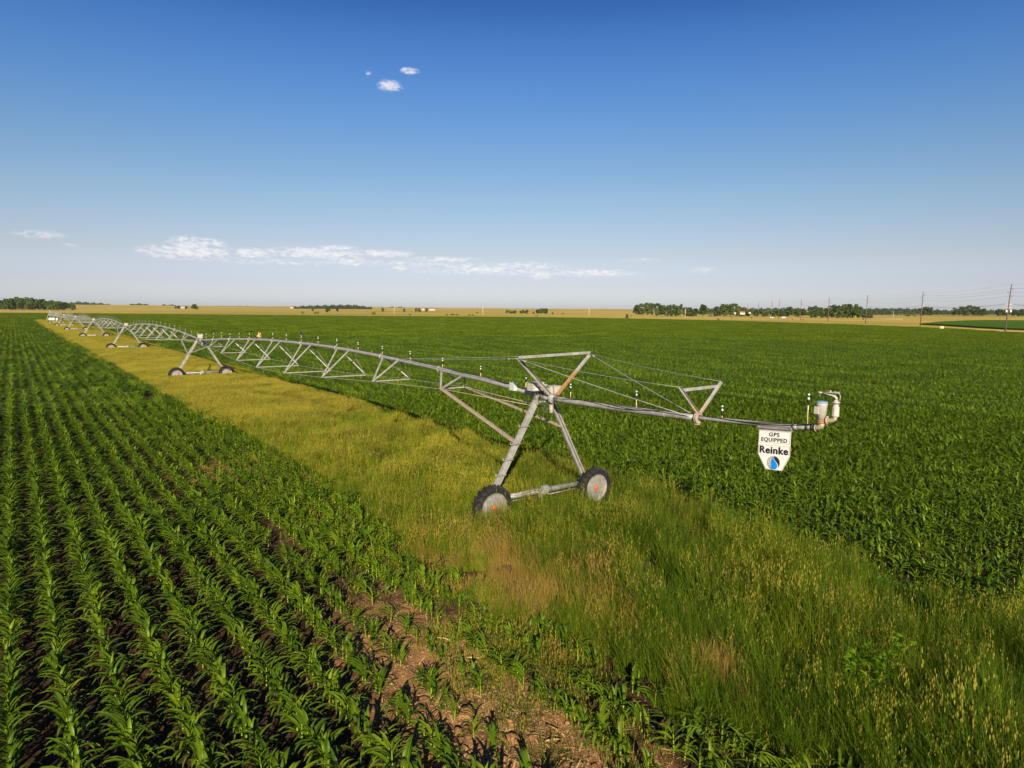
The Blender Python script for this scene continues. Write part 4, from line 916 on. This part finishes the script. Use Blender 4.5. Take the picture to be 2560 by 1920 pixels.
# emblem: black disc, lattice on its left, blue drop
ec, er = (7.895, 3.125), .148
def disc_pts(a0, a1, n, r_=er, k_=1.0): return [(ec[0]+k_*r_*math.cos(t), ec[1]+r_*math.sin(t)) for t in np.linspace(a0, a1, n)]
def poly(name, pts, mat, d):
    mb = MB(); n = len(pts); mb.add([SQ(t, h+shear(t), d) for t, h in pts]+[SQ(t, h+shear(t), d-.0012) for t, h in pts], [tuple(range(n)), tuple(reversed(range(n, 2*n)))]+[(i, i+n, (i+1) % n+n, (i+1) % n) for i in range(n)]); return mb.build(name, mat, sroot)
drop = [(.0, 1.0), (.02, .62), (.20, .30), (.55, -.10), (.66, -.42), (.58, -.74), (.36, -.97), (.10, -1.0), (-.18, -.90), (-.36, -.62), (-.42, -.25), (-.38, .15), (-.22, .58)]
dropP = [(ec[0]+er*x, ec[1]+er*y) for x, y in drop]
poly('emblem', disc_pts(-math.pi/2, math.pi/2, 24)+[(ec[0], ec[1]+er)], signb, .0042)
poly('drop_outline', [(ec[0]+er*(x*1.16+.01), ec[1]+er*(y*1.05-.0)) for x, y in drop], signw, .0056)
poly('drop', dropP, signblue, .007)
mb = MB()
for k_ in (1.0, .72, .42):
    pts = disc_pts(math.pi/2, 3*math.pi/2, 14, k_=k_)
    for i in range(len(pts)-1): mb.bar(SQ(pts[i][0], pts[i][1]+shear(pts[i][0]), .0044), SQ(pts[i+1][0], pts[i+1][1]+shear(pts[i+1][0]), .0044), .001, .007, hint=W3)
for yy in (-.78, -.52, -.26, 0, .26, .52, .78):
    xx = math.sqrt(1-yy*yy); mb.bar(SQ(ec[0]-er*xx, ec[1]+er*yy+shear(ec[0]), .0046), SQ(ec[0]-er*.05, ec[1]+er*yy+shear(ec[0]), .0046), .001, .017, hint=W3)
mb.build('lattice', signb, sroot)
mb = MB(); mb.bar(Q(7.49-7.88, -.02, 3.865), Q(8.28-7.88, -.02, 3.925), .02, .085, hint=Z_); mb.bar(Q(7.49-7.88, -.045, 3.875), Q(8.28-7.88, -.045, 3.935), .03, .02, hint=Z_)
for t in (7.5, 8.27): mb.tube([Q(t-7.88, -.03, 3.9+shear(t)), Q(t-7.88, -.075, 3.9+shear(t))], .02, 6)
mb.build('bracket', galv, sroot)

# ------------------------------------------------------------------ birds
def bird(name, c, sz, facing, mats, upright=0.0, spread=False):
    d = np.array([math.cos(facing), math.sin(facing), 0]); mb = MB(); sd_ = np.cross(d, Z_); ax = d*math.cos(upright)+Z_*math.sin(upright)
    prof = [(-.5, .02), (-.38, .06), (-.2, .15), (0, .19), (.18, .17), (.30, .11), (.38, .12), (.46, .11), (.53, .05), (.60, .008)]
    b0 = Z_*(.16*sz+.3*sz*math.sin(upright)); mb.lathe(b0, ax, [(t*sz, r_*sz) for t, r_ in prof], 10)
    mb.bar(b0-ax*.4*sz, b0-ax*.85*sz-Z_*.05*sz, .12*sz, .02*sz)
    for s3 in (-1, 1):
        mb.tube([b0-Z_*.1*sz+sd_*.06*sz*s3, sd_*.06*sz*s3], .012*sz, 4); mb.cur = 1
        if spread: mb.add([b0+sd_*s3*.1*sz+ax*.2*sz, b0+sd_*s3*.9*sz+Z_*.28*sz, b0+sd_*s3*1.1*sz-ax*.25*sz+Z_*.12*sz, b0+sd_*s3*.1*sz-ax*.3*sz, b0+sd_*s3*.5*sz-ax*.05*sz+Z_*.21*sz], [(0, 4, 3), (0, 1, 4), (4, 1, 2), (4, 2, 3)])
        else: mb.sphere(b0-ax*.08*sz+sd_*s3*.14*sz, .17*sz, 8, 5, (1.5, .7, .7))
        mb.cur = 0
    return mb.build(name, mats, None, tuple(c))
def spt(j): t_ = 1.0+2.625*j; return t_, arch(0, t_/S)+(.36 if j < 15 else .46)+.105
for j, sprd, lb in ((16, True, 'black bird with half open wings on the sprinkler beside the second tower'), (12, True, 'black bird opening its wings on a sprinkler left of the rufous bird'), (8, False, 'black bird perched upright on a sprinkler in the middle of the first span')):
    t_, h_ = spt(j); tag(bird('bird', M+Q(-t_, 0, h_), .24, 2.6+j*.2, [birdblack, birdblack], .25 if sprd else 1.0, sprd), lb, 'bird', 'birds on the pipe')
t_, h_ = spt(11); tag(bird('bird', M+Q(-t_-.35, 0, arch(0, t_/S)+PR), .42, -1.2, [birdorange, birdgrey], 1.15), 'rufous bird of prey standing upright on the pipe beside a sprinkler', 'bird', 'birds on the pipe')
for t_, lb in ((20.9, 'left one of two small brown birds sitting close together on the pipe'), (20.3, 'right one of two small brown birds sitting close together on the pipe'), (15.35, 'single small brown bird on the pipe nearer the camera'), (12.6, 'small brown bird on the pipe closest to the last tower')):
    tag(bird('bird', M+Q(-t_, 0, arch(0, t_/S)+PR), .13, t_, [birdbrown, birdbrown], .6), lb, 'bird', 'birds on the pipe')

# ------------------------------------------------------------------ trees
def crown_mesh(seed, n, shape='round', lsz=.082, mat=tree_leaf):
    "unit crown: radius ~.5, z 0..1, leaf clumps through the volume"
    rg = np.random.default_rng(seed); cl = []
    for i in range(18):
        a = rg.uniform(0, 2*math.pi); z = rg.uniform(.12, .92); rmax = {'round': .42*math.sqrt(max(.05, 1-(2*z-1)**2*.8)), 'tall': .30*math.sqrt(max(.05, 1-(2*z-1)**2*.85)), 'cone': .42*(1.02-z), 'wide': .46*math.sqrt(max(.05, 1-(1.5*z-.7)**2))}[shape]
        cl.append((rmax*rg.uniform(.3, 1)*math.cos(a), rmax*rg.uniform(.3, 1)*math.sin(a), z, rg.uniform(.10, .2)))
    per = n//18; V_ = []
    for (x, y, z, r_) in cl:
        p = rg.normal(0, 1, (per, 3)); p /= np.linalg.norm(p, axis=1)[:, None]; p *= (r_*rg.random((per, 1))**.45); p += [x, y, z]
        u = rg.normal(0, 1, (per, 3)); u /= np.linalg.norm(u, axis=1)[:, None]; v = np.cross(u, rg.normal(0, 1, (per, 3))); v /= np.linalg.norm(v, axis=1)[:, None]; s = lsz*rg.uniform(.6, 1.2, (per, 1))
        V_.append(np.stack([p-u*s, p-v*s*.6, p+u*s, p+v*s*.6], 1).reshape(-1, 3))
    V_ = np.concatenate(V_); V_[:, 2] = np.clip(V_[:, 2], .0, 1.03); return mesh('crown', V_, np.arange(len(V_)).reshape(-1, 4), mat)
def trunk_mesh(seed):
    rg = random.Random(seed); mb = MB(); mb.tube([(0, 0, -.02), (rg.uniform(-.02, .02), 0, .3), (rg.uniform(-.03, .03), .01, .75)], [.035, .026, .01], 7)
    for i in range(6): a = i*1.05+rg.random(); z = rg.uniform(.2, .5); mb.tube([(0, 0, z), (math.cos(a)*.14, math.sin(a)*.14, z+.16), (math.cos(a)*.27, math.sin(a)*.27, z+.38)], [.016, .011, .004], 5)
    return mb.mesh('trunk', barkm)
CR = {'round': [crown_mesh(i, 1500, 'round') for i in range(5)], 'tall': [crown_mesh(20+i, 1300, 'tall') for i in range(4)], 'wide': [crown_mesh(40+i, 1600, 'wide') for i in range(4)], 'cone': [crown_mesh(60, 1500, 'cone', .05)]}
TR = [trunk_mesh(i) for i in range(4)]; BU = [crown_mesh(70+i, 700, 'wide', .10, bush_leaf) for i in range(3)]
TN = [0]
def tree(px, base, top, wpx, kind, label, group=None, dist=None, name='tree', bush=False):
    hy = hor(px); d = dist or min(3600, max(300, H*F/max(base-hy, 3.0))); q = atd(px, base, d); z = terr(q[0], q[1]) if d > 1300 else 0.0
    ht = (base-top)*d/F; ht = max(ht, 1.0) if d < 1300 else max(1.0, (hy-top)*d/F+H-z)
    wd = wpx*d/F; TN[0] += 1; i = TN[0]
    if bush:
        o = link('bush', BU[i % 3]); o.location = (q[0], q[1], z-.05*ht); o.scale = (wd, wd, ht); o.rotation_euler.z = i*1.3; tag(o, label, 'bush', group); return o
    r = empty(name, (q[0], q[1], z), i*2.1); tag(r, label, 'tree', group)
    c = link('crown', CR[kind][i % len(CR[kind])], r); lo = {'round': .05, 'tall': .09, 'wide': .03, 'cone': .02}[kind]
    cw = {'round': 1.12, 'tall': 1.45, 'wide': 1.1, 'cone': 1.1}[kind]; c.scale = (wd*cw, wd*cw, ht*(1-lo)); c.location.z = ht*lo
    t = link('trunk', TR[i % 4], r); t.scale = (ht*.8, ht*.8, ht); return r
ORD = ['first', 'second', 'third', 'fourth', 'fifth', 'sixth', 'seventh', 'eighth', 'ninth', 'tenth', 'eleventh', 'twelfth', 'thirteenth', 'fourteenth', 'fifteenth', 'sixteenth', 'seventeenth', 'eighteenth', 'nineteenth', 'twentieth']
def row(items, what, where, group, **kw):
    for i, it in enumerate(items):
        px, base, top, wpx, kind = it[:5]; tree(px, base, top, wpx, kind, '%s, %s from the left %s' % (what, ORD[i], where), group, **(dict(kw, **it[5]) if len(it) > 5 else kw))
rt2 = random.Random(3)
lw = []
for i, px in enumerate(np.linspace(-2, 172, 17)):
    top = np.interp(px, [0, 40, 85, 125, 160, 175], [752, 744, 745, 750, 753, 760])+rt2.uniform(-2, 3); lw.append((px, 775.5+rt2.uniform(-.8, .6), top, rt2.uniform(15, 21), rt2.choice(['tall', 'round', 'round', 'tall'])))
lw.append((184, 776, 762, 11, 'round'))
row(lw, 'dark green cottonwood', 'in the woodlot at the left edge', 'trees of the left woodlot')
row([(4, 773, 753, 22, 'round'), (28, 773, 747, 22, 'round'), (52, 773, 745, 24, 'round'), (78, 773, 747, 24, 'round'), (104, 773, 749, 22, 'round'), (132, 773, 751, 22, 'round'), (156, 773, 754, 20, 'round')], 'shaded tree of the back row', 'behind the left woodlot', 'back row of the left woodlot', dist=1230)
row([(1593, 785, 759, 18, 'round'), (1606, 785, 757, 20, 'round'), (1619, 785, 755, 22, 'round'), (1633, 786, 757, 22, 'wide'), (1647, 787, 758, 20, 'round'), (1657, 787, 761, 14, 'round')], 'dense dark tree', 'of the clump that opens the right-hand wood', 'first clump of the right wood', dist=1050)
row([(1642, 791, 766, 15, 'tall'), (1653, 791.5, 763, 16, 'tall'), (1666, 791.5, 764, 17, 'round'), (1680, 791.5, 762, 20, 'round'), (1692, 791, 763, 17, 'round'), (1701, 790, 759, 12, 'tall'), (1714, 791, 768, 16, 'round'), (1727, 790.5, 768, 18, 'round'), (1741, 790.5, 769, 17, 'wide'), (1757, 790.5, 760, 20, 'tall')],
    'sunlit ragged tree', 'in the row behind the corn', 'ragged trees of the right wood', dist=800)
row([(1795, 789.5, 765, 22, 'round'), (1810, 789.5, 759, 24, 'round'), (1825, 789.5, 757, 24, 'wide'), (1840, 789, 757, 24, 'round'), (1855, 785, 761, 22, 'round'), (1869, 785, 766, 22, 'round'), (1790, 790, 769, 13, 'round')], 'broad dark tree', 'of the clump around the white house', 'trees round the white house', dist=860)
row([(1890, 790, 773, 14, 'round'), (1903, 789, 772, 18, 'wide'), (1915, 788, 773, 16, 'round'), (1932, 789, 773, 14, 'round'), (1946, 788, 772, 16, 'round'), (1958, 788, 774, 16, 'round'), (1971, 788.5, 764, 20, 'round'), (1990, 788.5, 768, 18, 'round'), (2008, 789, 769, 20, 'tall')], 'small tree', 'between the white house and the great dark clump', 'small trees behind the power poles', dist=900)
row([(2027, 789.5, 762, 20, 'round'), (2038, 789.5, 760, 22, 'wide'), (2052, 789, 763, 22, 'round'), (2064, 790.5, 766, 20, 'wide'), (2076, 791, 761, 22, 'round'), (2090, 791.5, 759, 26, 'wide'), (2104, 791.5, 758, 26, 'round'), (2119, 791.5, 757, 26, 'round'), (2134, 791.5, 757, 26, 'wide'), (2146, 790.5, 762, 18, 'round'), (2160, 788.5, 771, 16, 'round'), (2173, 787, 770, 18, 'round')],
    'spreading dark tree', 'of the great clump between the power poles', 'great clump right of the white house', dist=760)
row([(2310, 784, 768, 26, 'wide'), (2322, 784, 768, 18, 'round'), (2395, 785.5, 769, 26, 'wide'), (2408, 785.5, 767, 26, 'round'), (2425, 785.5, 764, 26, 'round'), (2440, 785.5, 766, 22, 'wide'), (2455, 785.5, 771, 22, 'round'), (2502, 785.5, 773, 22, 'wide'), (2516, 785.5, 774, 22, 'round'), (2545, 786, 774, 24, 'wide'), (2562, 786, 773, 22, 'round')],
    'dark tree rising above the far belt', 'on the right horizon', 'tall trees of the far right belt', dist=1500)
row([(782, 774.8, 768.5, 6, 'round'), (843, 778, 770.5, 7, 'tall'), (957, 779.5, 768.8, 7, 'tall'), (1011, 779.5, 769.5, 6, 'tall'), (1040, 780.3, 769.5, 5, 'tall'), (1048, 776.5, 769.5, 8, 'round'), (1066, 781, 769.5, 6, 'tall')], 'small lone tree', 'along the distant farm', 'small trees in the middle distance', dist=1400)
tree(820, 785, 769, 13, 'wide', 'crooked leaning tree in the yellow grass left of centre', None, dist=1000)
row([(1267, 783.5, 774, 6, 'tall'), (1275, 783.5, 774.5, 8, 'round'), (1285, 783.5, 775.5, 12, 'wide'), (1302, 783.5, 775.5, 9, 'wide'), (1308, 783, 773, 6, 'tall'), (1316, 783.5, 773.5, 10, 'round'), (1334, 783.5, 778, 6, 'round'), (1345, 784, 771, 10, 'tall'), (1353, 784, 770, 11, 'round'), (1363, 784, 770.5, 13, 'round'), (1382, 785, 780.5, 5, 'round'), (1407, 781, 778, 4, 'round')],
    'small green tree', 'in the scattered grove at the centre horizon', 'scattered grove in the centre', dist=1150)
tree(487, 770.5, 760, 15, 'round', 'lone round tree on the left horizon right of the small white barn', None, dist=1700)
row([(440, 769, 764.5, 7, 'round'), (447, 769, 764.5, 8, 'round'), (465, 769, 764.8, 7, 'round')], 'small tree', 'beside the white barn on the left horizon', 'trees by the left barn', dist=1800)
tree(1568, 796.5, 784.5, 12, 'cone', 'dark conical cedar standing alone at the far edge of the corn', None, dist=560)
for (px, base, top, w_, lb) in [(234, 771.5, 767.5, 12, 'low dark bush in the yellow grass right of the left woodlot'), (256, 770, 768.5, 4, 'tiny bush right of the low dark bush on the left'), (757, 784, 777, 8, 'round green bush below the long hill wood'), (788, 784.5, 778.5, 6, 'left bush of a pair below the hill wood'), (795, 784.5, 778, 7, 'right bush of a pair below the hill wood'),
                        (935, 786, 779, 13, 'broad light green bush left of the first white post'), (1025, 788.5, 784.5, 7, 'small bush right of the first white post'), (1117, 788.5, 784.5, 8, 'leftmost low bush of the string before the second post'), (1130, 787.5, 784, 12, 'wide low bush of the string before the second post'), (1142, 788, 785.5, 12, 'flat bush ending the string before the second post'), (1173, 788.8, 785.5, 8, 'left low bush just before the second white post'), (1184, 789, 786, 9, 'right low bush just before the second white post'),
                        (1193, 783.5, 778.5, 5, 'small dark bush above the second white post foot'), (1342, 790.5, 788.5, 9, 'flat olive bush at the field edge under the centre grove'), (1577, 790.5, 788.5, 6, 'tiny bush beside the conical cedar'), (2269, 791, 784, 13, 'round bush between the second and third power poles'), (2287, 791.5, 788, 5, 'tiny round bush right of the round bush among the poles'),
                        (1775, 790.5, 788, 12, 'low hedge bush left of the white house clump'), (1787, 790.5, 788, 7, 'small low bush at the foot of the broad dark trees'), (1935, 791.5, 788.5, 8, 'bush beside the parked cars near the power poles')]:
    tree(px, base, top, w_, 'round', lb, 'bushes in the yellow grassland', bush=True)
# far belts that read as one mass
def belt(name, segs, label, cat='wood'):
    rg = np.random.default_rng(len(segs)); V_ = []
    for (x0, x1, tops, base, d) in segs:
        n = int((x1-x0)*34)
        px = rg.uniform(x0, x1, n); tp = np.interp(px, [t[0] for t in tops], [t[1] for t in tops])+1.3*np.sin(px*.33+d)+.9*np.sin(px*.9)
        py = base-(base-tp)*rg.random(n)**.75; dd = d+rg.uniform(-60, 60, n)
        for a, b, c in zip(px, py, dd):
            q = atd(a, b, c); u = rg.normal(0, 1, 3); u /= np.linalg.norm(u); v = np.cross(u, rg.normal(0, 1, 3)); v /= np.linalg.norm(v); s = c/F*rg.uniform(.8, 1.9)
            V_ += [q-u*s, q-v*s*.7, q+u*s, q+v*s*.7]
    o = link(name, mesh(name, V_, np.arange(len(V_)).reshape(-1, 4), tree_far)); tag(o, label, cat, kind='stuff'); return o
belt('distant_wood', [(176, 281, [(176, 757), (200, 755), (215, 757), (240, 758), (262, 760), (281, 764)], 766.5, 3000)], 'bluish dark belt of far trees behind the left woodlot')
belt('distant_wood', [(316, 377, [(316, 763), (340, 760), (360, 760.5), (377, 764)], 767.5, 3000)], 'short far tree belt on the left horizon')
belt('distant_wood', [(735, 930, [(735, 768), (760, 765.5), (800, 764.5), (850, 763), (880, 763), (900, 765), (930, 769.5)], 772, 2300)], 'long low wood along the hilltop left of centre')
belt('distant_wood', [(1760, 2010, [(1760, 772), (1800, 770), (1900, 771.5), (1950, 770.5), (2010, 771)], 786, 1300)], 'far tree belt behind the small trees and power poles')
belt('distant_wood', [(2140, 2640, [(2140, 771), (2180, 772), (2250, 771.5), (2300, 773), (2380, 776.5), (2400, 775), (2470, 776), (2500, 775), (2640, 774)], 786.5, 1650)], 'long far tree belt along the right horizon')
belt('distant_wood', [(596, 634, [(596, 767.4), (634, 767.6)], 769.5, 3300), (405, 440, [(405, 762.5), (440, 763.5)], 765.5, 3300), (973, 1010, [(973, 768.5), (1010, 769)], 770.5, 3300)], 'faint far strips of trees on the centre left horizon')

# ------------------------------------------------------------------ poles, wires
PX = [(2512.7, 828, 2523, 710), (2300.5, 815.5, 2306, 731), (2163.8, 808, 2168, 739), (2069.6, 803.5, 2073.4, 745), (2001, 800, 2002.3, 750), (1946, 797.6, 1948, 749), (1928.5, 795, 1930, 750.5), (1895, 793.6, 1897, 756), (1868, 791.5, 1869, 758.5)]
PL = ['nearest wooden power pole near the right edge with two white transformers', 'second power pole from the right with three short arms', 'third power pole from the right beside the great dark clump of trees', 'fourth power pole from the right in front of the dark clump', 'fifth power pole from the right, over the rusty trailer', 'sixth power pole from the right beside the white pickup', 'seventh power pole from the right, close to its taller neighbour', 'eighth power pole from the right, before the small trees', 'farthest and shortest power pole near the white house']
poles = []
for i, ((bx, by, tx, ty), lb) in enumerate(zip(PX, PL)):
    hp = 16.6; d = hp*F/(by-ty); q = atd(bx, by, d); q[2] = 0; poles.append((q, hp))
ld = poles[0][0]-poles[4][0]; ld /= np.linalg.norm(ld); lx = np.array([ld[1], -ld[0], 0])
arms = [(14.9, 1), (13.7, -1), (12.4, 1)]
for i, ((q, hp), lb) in enumerate(zip(poles, PL)):
    r = empty('power_pole', (q[0], q[1], 0)); tag(r, lb, 'power pole', 'wooden power poles on the right')
    lean = (.9, .3, .3, .2)[i] if i < 4 else .05
    mb = MB(); mb.tube([(0, 0, -.5), (lean*.5, 0, hp*.5), (lean, 0, hp)], [.24, .2, .15], 8); mb.build('pole', woodp, r)
    for h_, sg in arms:
        c = np.array([lean*h_/hp, 0, h_]); mb = MB(); mb.tube([c, c+np.array([1, 0, .02])*sg*1.0], .07, 6); mb.tube([c+np.array([1., 0, 0])*sg, c+np.array([1.0*sg, 0, .25])], .09, 6); mb.build('arm', woodp, r)
    h_ = 9.7; c = np.array([lean*h_/hp, 0, h_]); mb = MB(); mb.box(c, (1.3, 0, 0), (0, .06, 0), (0, 0, .07)); mb.tube([c+np.array([-.9, 0, 0]), c+np.array([0, 0, -1])], .03, 4); mb.tube([c+np.array([.9, 0, 0]), c+np.array([0, 0, -1])], .03, 4); mb.build('crossarm', palep, r)
    if i == 0:
        mb = MB(); mb.box(c+np.array([0, 0, -1.3]), (1.0, 0, 0), (0, .05, 0), (0, 0, .05)); mb.build('crossarm', palep, r)
        for sg in (-1, 1): mb = MB(); mb.lathe(c+np.array([sg*.75, -.1, -2.9]), Z_, [(0, .2), (.05, .3), (.8, .3), (.9, .2)], 12); mb.build('transformer', whitep, r)
nxt = poles[0][0]+(poles[0][0]-poles[1][0])*.95+np.array([-14, 0, 0]); chain = [(nxt, 16.6)]+poles[:6]
WN = ['topmost ground wire', 'highest of the three arm wires', 'middle one of the three arm wires', 'lowest of the three arm wires', 'left wire of the lower crossarms', 'right wire of the lower crossarms']
for j, (h_, off, rr) in enumerate([(16.6, 0, .014), (15.15, 1.0, .022), (13.95, -1.0, .022), (12.65, 1.0, .022), (9.8, -1.1, .03), (9.8, 1.1, .03)]):
    mb = MB()
    for i in range(len(chain)-1):
        (a_, ha), (b_, hb) = chain[i], chain[i+1]; n = 14; la = .5; pts = []
        for u in np.linspace(0, 1, n): p_ = a_+(b_-a_)*u; pts.append((p_[0]+off+.3*h_/16.6, p_[1], h_-1.1*4*u*(1-u)))
        mb.tube(pts, rr, 4, cap=False)
    tag(mb.build('power_line', wirem), '%s strung between the wooden power poles' % WN[j], 'power line', 'wires of the power line')
for (px, b_, t_, lb) in [(985.5, 790.7, 771.6, 'leftmost pale wooden post at the far field edge'), (1207, 791.8, 772, 'brightest pale post near the centre of the field edge'), (1472.5, 794.5, 775, 'thin pale post between the grove and the cedar'), (1713, 795.5, 774, 'pale post before the ragged trees of the right wood'), (1986.5, 797, 781.5, 'short pale post between the power poles'), (2232.6, 793, 778, 'short pale post right of the great dark clump'), (2487, 786.5, 777, 'faint pale post near the right edge belt')]:
    d = 9*F/(b_-t_); q = atd(px, b_, d); mb = MB(); mb.tube([(0, 0, -.3), (0, 0, 9)], [.22, .15], 8); mb.tube([(0, 0, 9), (0, 0, 9.25)], [.06, .05], 6); mb.box((0, 0, 8.6), (.5, 0, 0), (0, .06, 0), (0, 0, .06)); o = mb.build('utility_post', palep, None, (q[0], q[1], terr(q[0], q[1]))); tag(o, lb, 'post', 'pale posts along the field edge')

housewall = plain('pale_house_wall', (.36, .355, .335), .7)
# ------------------------------------------------------------------ small far things
def house(px, base, wpx, hpx, dist, wallm, roofm, label, wins=2):
    q = atd(px, base, dist); z = terr(q[0], q[1]); k_ = dist/F; w_, h_ = wpx*k_/2, hpx*k_; dp = w_*.6
    r = empty('house', (q[0], q[1], q[2] if q[2] > z else z)); tag(r, label, 'building')
    mb = MB(); mb.box((0, 0, h_*.3), (w_, 0, 0), (0, dp, 0), (0, 0, h_*.32)); mb.add([(-w_, -dp, h_*.62), (-w_, dp, h_*.62), (-w_, 0, h_*.97), (w_, -dp, h_*.62), (w_, dp, h_*.62), (w_, 0, h_*.97)], [(0, 1, 2), (3, 5, 4)]); mb.build('wall', wallm, r)
    mb = MB(); e = 1.06
    for sg in (-1, 1): mb.add([(-w_*e, sg*dp*1.12, h_*.58), (w_*e, sg*dp*1.12, h_*.58), (w_*e, 0, h_*1.0), (-w_*e, 0, h_*1.0), (-w_*e, sg*dp*1.12, h_*.62), (w_*e, sg*dp*1.12, h_*.62), (w_*e, 0, h_*1.05), (-w_*e, 0, h_*1.05)], [(0, 1, 2, 3), (4, 7, 6, 5), (0, 4, 5, 1), (1, 5, 6, 2), (3, 2, 6, 7), (0, 3, 7, 4)])
    mb.build('roof', roofm, r)
    for i in range(wins): mb = MB(); mb.box((w_*(-.5+i), -dp-.03, h_*.32), (w_*.13, 0, 0), (0, .04, 0), (0, 0, h_*.12)); mb.build('window', glassd, r)
    return r
house(1855, 786, 12, 7.5, 840, housewall, redr, 'white house with a red roof under the broad dark trees', 2); house(1837, 785, 5, 4, 845, housewall, greyr, 'small white shed left of the white house', 1); house(1874, 784, 5, 4, 845, housewall, greyr, 'small white shed right of the white house', 1)
house(458, 770.3, 10, 3.6, 1780, housewall, greyr, 'long white barn on the left horizon', 2); house(730, 770.5, 7, 3, 2200, housewall, greyr, 'white farmhouse left of the hilltop wood', 1)
house(1058, 775.5, 7, 4, 1500, housewall, greyr, 'white farmhouse among the small lone trees', 1); house(1081, 775.8, 14, 5.5, 1500, housewall, redr, 'wide white barn with a red brown roof on the centre left horizon', 2)
# hay bales
def bale(px, base, wpx, label, rz=0.25, dm=haydark, d=None, hm=None):
    d = d or H*F/(base-hor(px)); q = atd(px, base, d); k_ = d/F; r_ = .75; l = max(1.2, wpx*k_*.62)
    rt_b = empty('hay_bale', (q[0], q[1], 0), rz); tag(rt_b, label, 'hay bale'); mb = MB(); mb.lathe((-l/2, 0, r_), (1, 0, 0), [(0, r_*.9), (.08, r_), (l-.08, r_), (l, r_*.9)], 20); mb.build('bale', hm or haym, rt_b)
    mb = MB(); mb.lathe((-l/2-.03, 0, r_), (1, 0, 0), [(0, r_*.86), (.029, r_*.9)], 20); mb.build('bale_end', dm, rt_b)
bale(2354, 823, 15, 'big round hay bale with a dark end beside the dirt track at the right', -.55, d=260)
bale(1796, 800, 7, 'brown bale at the far corn edge before the white house', -.4, hm=hayold); bale(1829.5, 795.5, 5, 'brown bale in the yellow grass below the white house', -.4, hm=hayold); bale(1879, 796, 6, 'low dark bale left of the power poles', -.4, hm=hayold); bale(2158, 799, 5, 'dark bale at the foot of the third power pole', -.4, hm=hayold)
# vehicles by the poles
def car(px, base, lpx, label, mat, pickup=False, name='parked_car'):
    d = H*F/(base-hor(px)); q = atd(px, base, d); r = empty(name, (q[0], q[1], 0), .1); tag(r, label, 'pickup' if pickup else 'car'); l = 2.5; mb = MB()
    prof = [(-l, .45), (-l, 1.0), (-1.0, 1.05), (-.7, 1.75), (.7, 1.75), (1.1, 1.1), (l, 1.0), (l, .45)] if pickup else [(-2.1, .4), (-2.1, .95), (-1.5, 1.0), (-.9, 1.5), (.6, 1.5), (1.2, 1.0), (2.1, .9), (2.1, .4)]
    n = len(prof); mb.add([(x, -.9, z) for x, z in prof]+[(x, .9, z) for x, z in prof], [tuple(range(n)), tuple(reversed(range(n, 2*n)))]+[(i, i+n, (i+1) % n+n, (i+1) % n) for i in range(n)]); mb.build('body', mat, r)
    mb = MB(); mb.box((0, -.91, 1.35 if pickup else 1.25), (.6, 0, 0), (0, .02, 0), (0, 0, .2)); mb.build('window', glassd, r)
    for x in (-1.5, 1.5):
        for y in (-.85, .85): mb = MB(); mb.lathe((x, y-.1, .36), (0, 1, 0), [(0, .36), (.2, .36)], 14); mb.build('wheel', black, r)
car(1958, 795.5, 10, 'white pickup parked between the power poles', whitep, True, 'parked_pickup'); car(1928.5, 796, 6, 'small pale blue grey car parked left of the white pickup', plain('pale_blue_paint', (.45, .5, .58), .35))
q = atd(1992, 797.5, 560); r = empty('farm_trailer', (q[0], q[1], 0)); tag(r, 'long low rusty red farm trailer right of the white pickup', 'trailer'); mb = MB(); mb.box((0, 0, .85), (6.5, 0, 0), (0, 1.1, 0), (0, 0, .12)); mb.build('bed', rustm, r)
for i in range(5): mb = MB(); mb.box((-6+i*3, -1.1, 1.2), (.06, 0, 0), (0, .05, 0), (0, 0, .35)); mb.build('stake', rustm, r)
for x in (-4, 3.5, 5): mb = MB(); mb.lathe((x, -1.0, .38), (0, 1, 0), [(0, .38), (.25, .38)], 12); mb.build('wheel', black, r)
# wheel line sprinkler pipe lying beyond the corn
a_, b_ = at(2167, 798.5, 0), at(2257, 799.8, 0); wr = empty('wheel_line', (a_[0], a_[1], 0)); tag(wr, 'pale sprinkler wheel line lying in the yellow field right of the third power pole', 'sprinkler line'); mb = MB(); dv = b_-a_; mb.tube([(0, 0, .75), tuple(dv*[1, 1, 0]+Z_*.75)], .09, 6); mb.build('pipe', whitep, wr)
for i in range(12):
    c = dv*[1, 1, 0]*(i/11)+Z_*.75; dn = dv/np.linalg.norm(dv); mb = MB(); s4 = np.cross(dn, Z_)
    for k in range(12):
        a0, a1 = 2*math.pi*k/12, 2*math.pi*(k+1)/12; mb.bar(c+(s4*math.cos(a0)+Z_*math.sin(a0))*.72, c+(s4*math.cos(a1)+Z_*math.sin(a1))*.72, .06, .06)
    for k in range(3): a0 = math.pi*k/3; mb.bar(c-(s4*math.cos(a0)+Z_*math.sin(a0))*.7, c+(s4*math.cos(a0)+Z_*math.sin(a0))*.7, .04, .04)
    mb.build('wheel', galv, wr)
